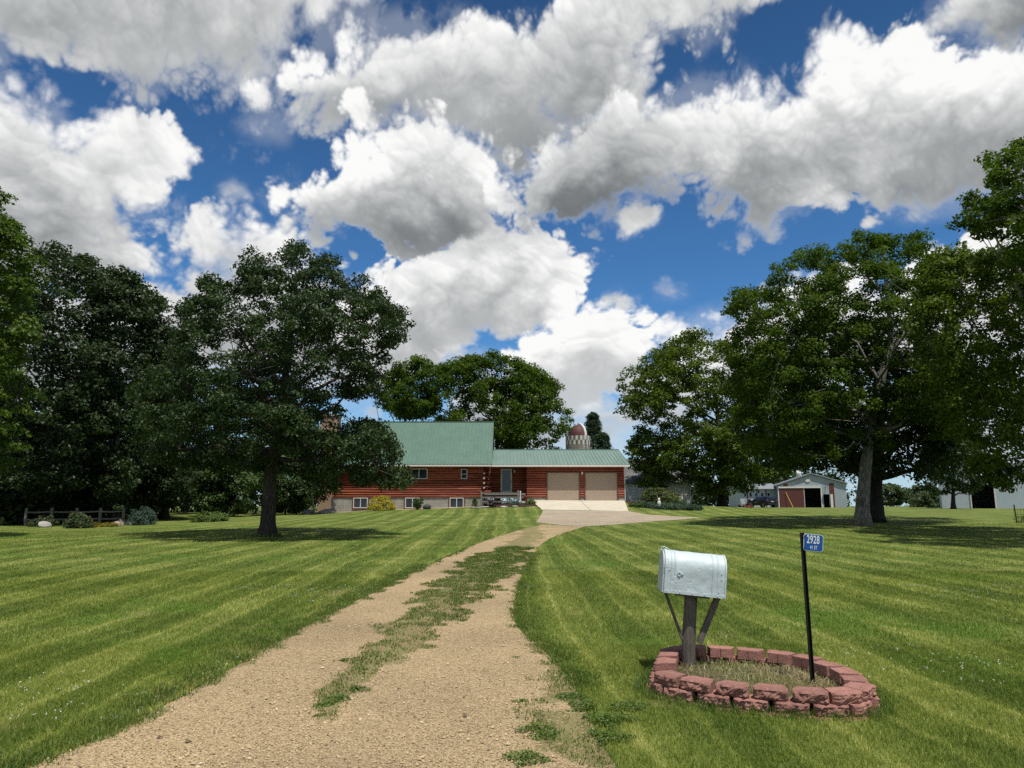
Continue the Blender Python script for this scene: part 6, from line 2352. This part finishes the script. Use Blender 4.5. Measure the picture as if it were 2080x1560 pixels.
def lawn_blades(n, y0, y1, h0, w0, name, keep_fn=None, lean=.6):
    X, Y = field(n, y0, y1)
    k = ~drive_in(X, Y)
    k &= ~in_poly(np.stack([X, Y], 1), [tuple(p) for p in ring_out])
    if keep_fn is not None: k &= keep_fn(X, Y)
    X, Y = X[k], Y[k]
    f = fnoise(X, Y, .8)
    h = h0 * (.55 + .9 * GG.random(len(X))) * (.75 + .5 * f)
    w = w0 * (.7 + .6 * GG.random(len(X)))
    o = link(name, blade_mesh(name, X, Y, ground_z(X, Y), h, w, GG, lean), MATS['grass_blades'])
    tag(o, kind='stuff')
lawn_blades(500000, 3.2, 8.2, .032, .0042, 'lawn_grass', lean=.8)
lawn_blades(320000, 8.2, 15.5, .034, .0070, 'lawn_grass', lean=.8)
lawn_blades(300000, 15.5, 44.0, .036, .015, 'lawn_grass', lambda X, Y: GG.random(len(X)) < np.interp(Y, [15, 20, 44], [1, .85, 0.0]), lean=.9)

# longer tufts along the drive, round the ring and at the oak's foot
def tufts(C, per, r, h, w, m, name, lean=.8):
    idx = np.repeat(np.arange(len(C)), per)
    X = C[idx, 0] + GG.normal(0, r, len(idx)); Y = C[idx, 1] + GG.normal(0, r, len(idx))
    hh = h * (.4 + .9 * GG.random(len(idx)))
    ww = w * (.7 + .6 * GG.random(len(idx)))
    Z = ground_z(X, Y)
    o = link(name, blade_mesh(name, X, Y, Z, hh, ww, GG, lean, .8), MATS[m])
    return tag(o, kind='stuff')
c = []
for _ in range(420):
    y = 3.9 + 13 * GG.random() ** 1.6
    l, r = drive_edges(y)
    c.append((l - abs(GG.normal(.02, .16)), y))
tufts(np.array(c), 34, .07, .062, .0055, 'verge_grass', 'edge_grass')
c = []
for _ in range(240):
    y = 6.5 + 14 * GG.random() ** 1.4
    l, r = drive_edges(y)
    c.append((r + abs(GG.normal(0, .12)), y))
tufts(np.array(c), 36, .06, .052, .006, 'verge_grass', 'edge_grass')
c = []
for s in np.linspace(0, RD[-1], 150):
    p = ring_at(s); d = (p - RC) / np.linalg.norm(p - RC)
    c.append(p + d * abs(GG.normal(.05, .05)))
tufts(np.array(c), 26, .035, .075, .005, 'weeds', 'ring_grass', .6)
c = np.array([(ob.x + .42 * math.cos(a), ob.y + .42 * math.sin(a)) for a in np.linspace(0, 6.28, 40)])
tufts(c, 30, .06, .14, .012, 'edge_grass', 'edge_grass')

# weeds and grass on the gravel
X, Y = field(1100000, 3.7, 22, .5)
k = drive_in(X, Y)
X, Y = X[k], Y[k]
gr = grass_on_drive(X, Y) * (.18 + .82 * (fnoise(X, Y, 5.0) > .43))
k = GG.random(len(X)) < gr * .85
X, Y = X[k], Y[k]
h = .030 * (.4 + 1.0 * GG.random(len(X))); w = .0058 * (.7 + .7 * GG.random(len(X))) * np.interp(Y, [4, 8, 16, 22], [1, 1.3, 2.2, 3.0])
tag(link('drive_weeds', blade_mesh('drive_weeds', X, Y, drive_z(X, Y) - .006, h, w, GG, .95, .9), MATS['verge_grass']), kind='stuff')
# leafy weed clumps at the near right edge of the gravel
WEED_PX = [(1085, 1488, .16), (1110, 1500, .12), (1060, 1545, .17), (1190, 1440, .20), (1240, 1470, .22), (1230, 1505, .18), (1160, 1420, .14), (1280, 1440, .16), (1060, 1428, .07), (1045, 1338, .06), (1135, 1345, .10), (1170, 1370, .12), (1330, 1392, .08), (1350, 1400, .07), (690, 1430, .12), (720, 1408, .12), (660, 1440, .10), (740, 1370, .10), (700, 1345, .09), (640, 1462, .08)]
c, N_ = [], []
for px, py, r in WEED_PX:
    p = gp(px, py)
    k = int(900 * (r / .15) ** 2)
    a = GG.uniform(0, 6.28, k); q_ = r * GG.random(k) ** .6
    x, y = p.x + q_ * np.cos(a) * 1.25, p.y + q_ * np.sin(a) * .95
    kk_ = (fnoise(x + px, y, 7) - .5) * 1.3 + (fnoise(x, y + py, 19) - .5) * .8 + .62 - q_ / r > 0
    x, y, q_ = x[kk_], y[kk_], q_[kk_]; k = len(x)
    z = drive_z(x, y) - .008 + .045 * GG.random(k) * (1 - q_ / r * .7) * (r / .15)
    c.append(np.stack([x, y, z], 1))
C = np.concatenate(c)
N_ = GG.normal(0, .35, C.shape) + np.array([0, 0, 1])
tag(link('leafy_weeds', leaf_mesh('leafy_weeds', C, N_, .022, lrng=GG, aspect=.5, up=.7), MATS['weeds']), kind='stuff')

# dead grass and a little green inside the ring
n = 12000
P_ = np.stack([GG.uniform(1.1, 2.85, n), GG.uniform(5.5, 7.4, n)], 1)
P_ = P_[in_poly(P_, [tuple(p) for p in ring_in])]
side_ = _ss((P_[:, 0] - 1.75) / .6) * _ss((6.9 - P_[:, 1]) / .5)
k = GG.random(len(P_)) < .25 + .75 * side_
A = P_[k]
o = link('dead_grass', blade_mesh('dead_grass', A[:, 0], A[:, 1], soil_z(A[:, 0], A[:, 1]), .052 * (.4 + GG.random(len(A))), np.full(len(A), .0045), GG, 1.3, 1.0), MATS['dead_grass'])
tag(o, kind='stuff')
k = GG.random(len(P_)) < .28 * (1 - side_)
A = P_[k]
o = link('planter_weeds', blade_mesh('planter_weeds', A[:, 0], A[:, 1], soil_z(A[:, 0], A[:, 1]), .03 * (.4 + GG.random(len(A))), np.full(len(A), .006), GG, .9), MATS['weeds'])
tag(o, kind='stuff')

# white clover heads in patches
X, Y = field(13000, 4.2, 13)
k = ~drive_in(X, Y) & ~in_poly(np.stack([X, Y], 1), [tuple(p) for p in ring_out]) & (fnoise(X + 7, Y, .55) > .64) & (GG.random(len(X)) < .5)
X, Y = X[k], Y[k]
n = len(X)
C = np.stack([X, Y, ground_z(X, Y) + .045 + .012 * GG.random(n)], 1)
idx = np.repeat(np.arange(n), 5)
L = C[idx] + GG.normal(0, .0045, (len(idx), 3))
tag(link('clover_flowers', leaf_mesh('clover_flowers', L, GG.normal(0, 1, L.shape), .0085, lrng=GG, aspect=.9), MATS['clover_white']), kind='stuff')

# loose pebbles on the gravel
X, Y = field(150000, 3.7, 10.5, .3)
k = drive_in(X, Y) & (GG.random(len(X)) < np.interp(Y, [4, 7, 10.5], [1, .6, .15])) & (GG.random(len(X)) > grass_on_drive(X, Y) * .8)
X, Y = X[k], Y[k]
n = len(X)
s = .0040 * np.exp(GG.normal(0, .5, n))
a = GG.uniform(0, 6.28, n)
base = np.array([[1, 0, 0], [0, 1, 0], [-1, 0, 0], [0, -1, 0], [0, 0, .75], [0, 0, -.4]])
J = base[None] * GG.uniform(.6, 1.25, (n, 6, 1))
rx = J[..., 0] * np.cos(a)[:, None] - J[..., 1] * np.sin(a)[:, None]
ry = J[..., 0] * np.sin(a)[:, None] + J[..., 1] * np.cos(a)[:, None]
V = np.stack([X[:, None] + rx * s[:, None], Y[:, None] + ry * s[:, None], (drive_z(X, Y) + .002)[:, None] + J[..., 2] * s[:, None]], -1)
T = np.array([[0, 1, 4], [1, 2, 4], [2, 3, 4], [3, 0, 4]])
T = (np.arange(n)[:, None, None] * 6 + T[None]).reshape(-1, 3)
def m_peb(t):
    g = t.new('ShaderNodeNewGeometry')
    r = g.outputs['Random Per Island']
    c = t.ramp(r, [(0, (.10, .07, .045)), (.25, (.28, .20, .115)), (.6, (.42, .31, .175)), (.9, (.50, .385, .23)), (1.0, (.60, .50, .34))])
    return pbr(t, c, .85, 0, None, .25)
mat('pebbles', m_peb)
tag(link('loose_gravel', np_mesh('loose_gravel', V.reshape(-1, 3), tris=T), MATS['pebbles']), kind='stuff')
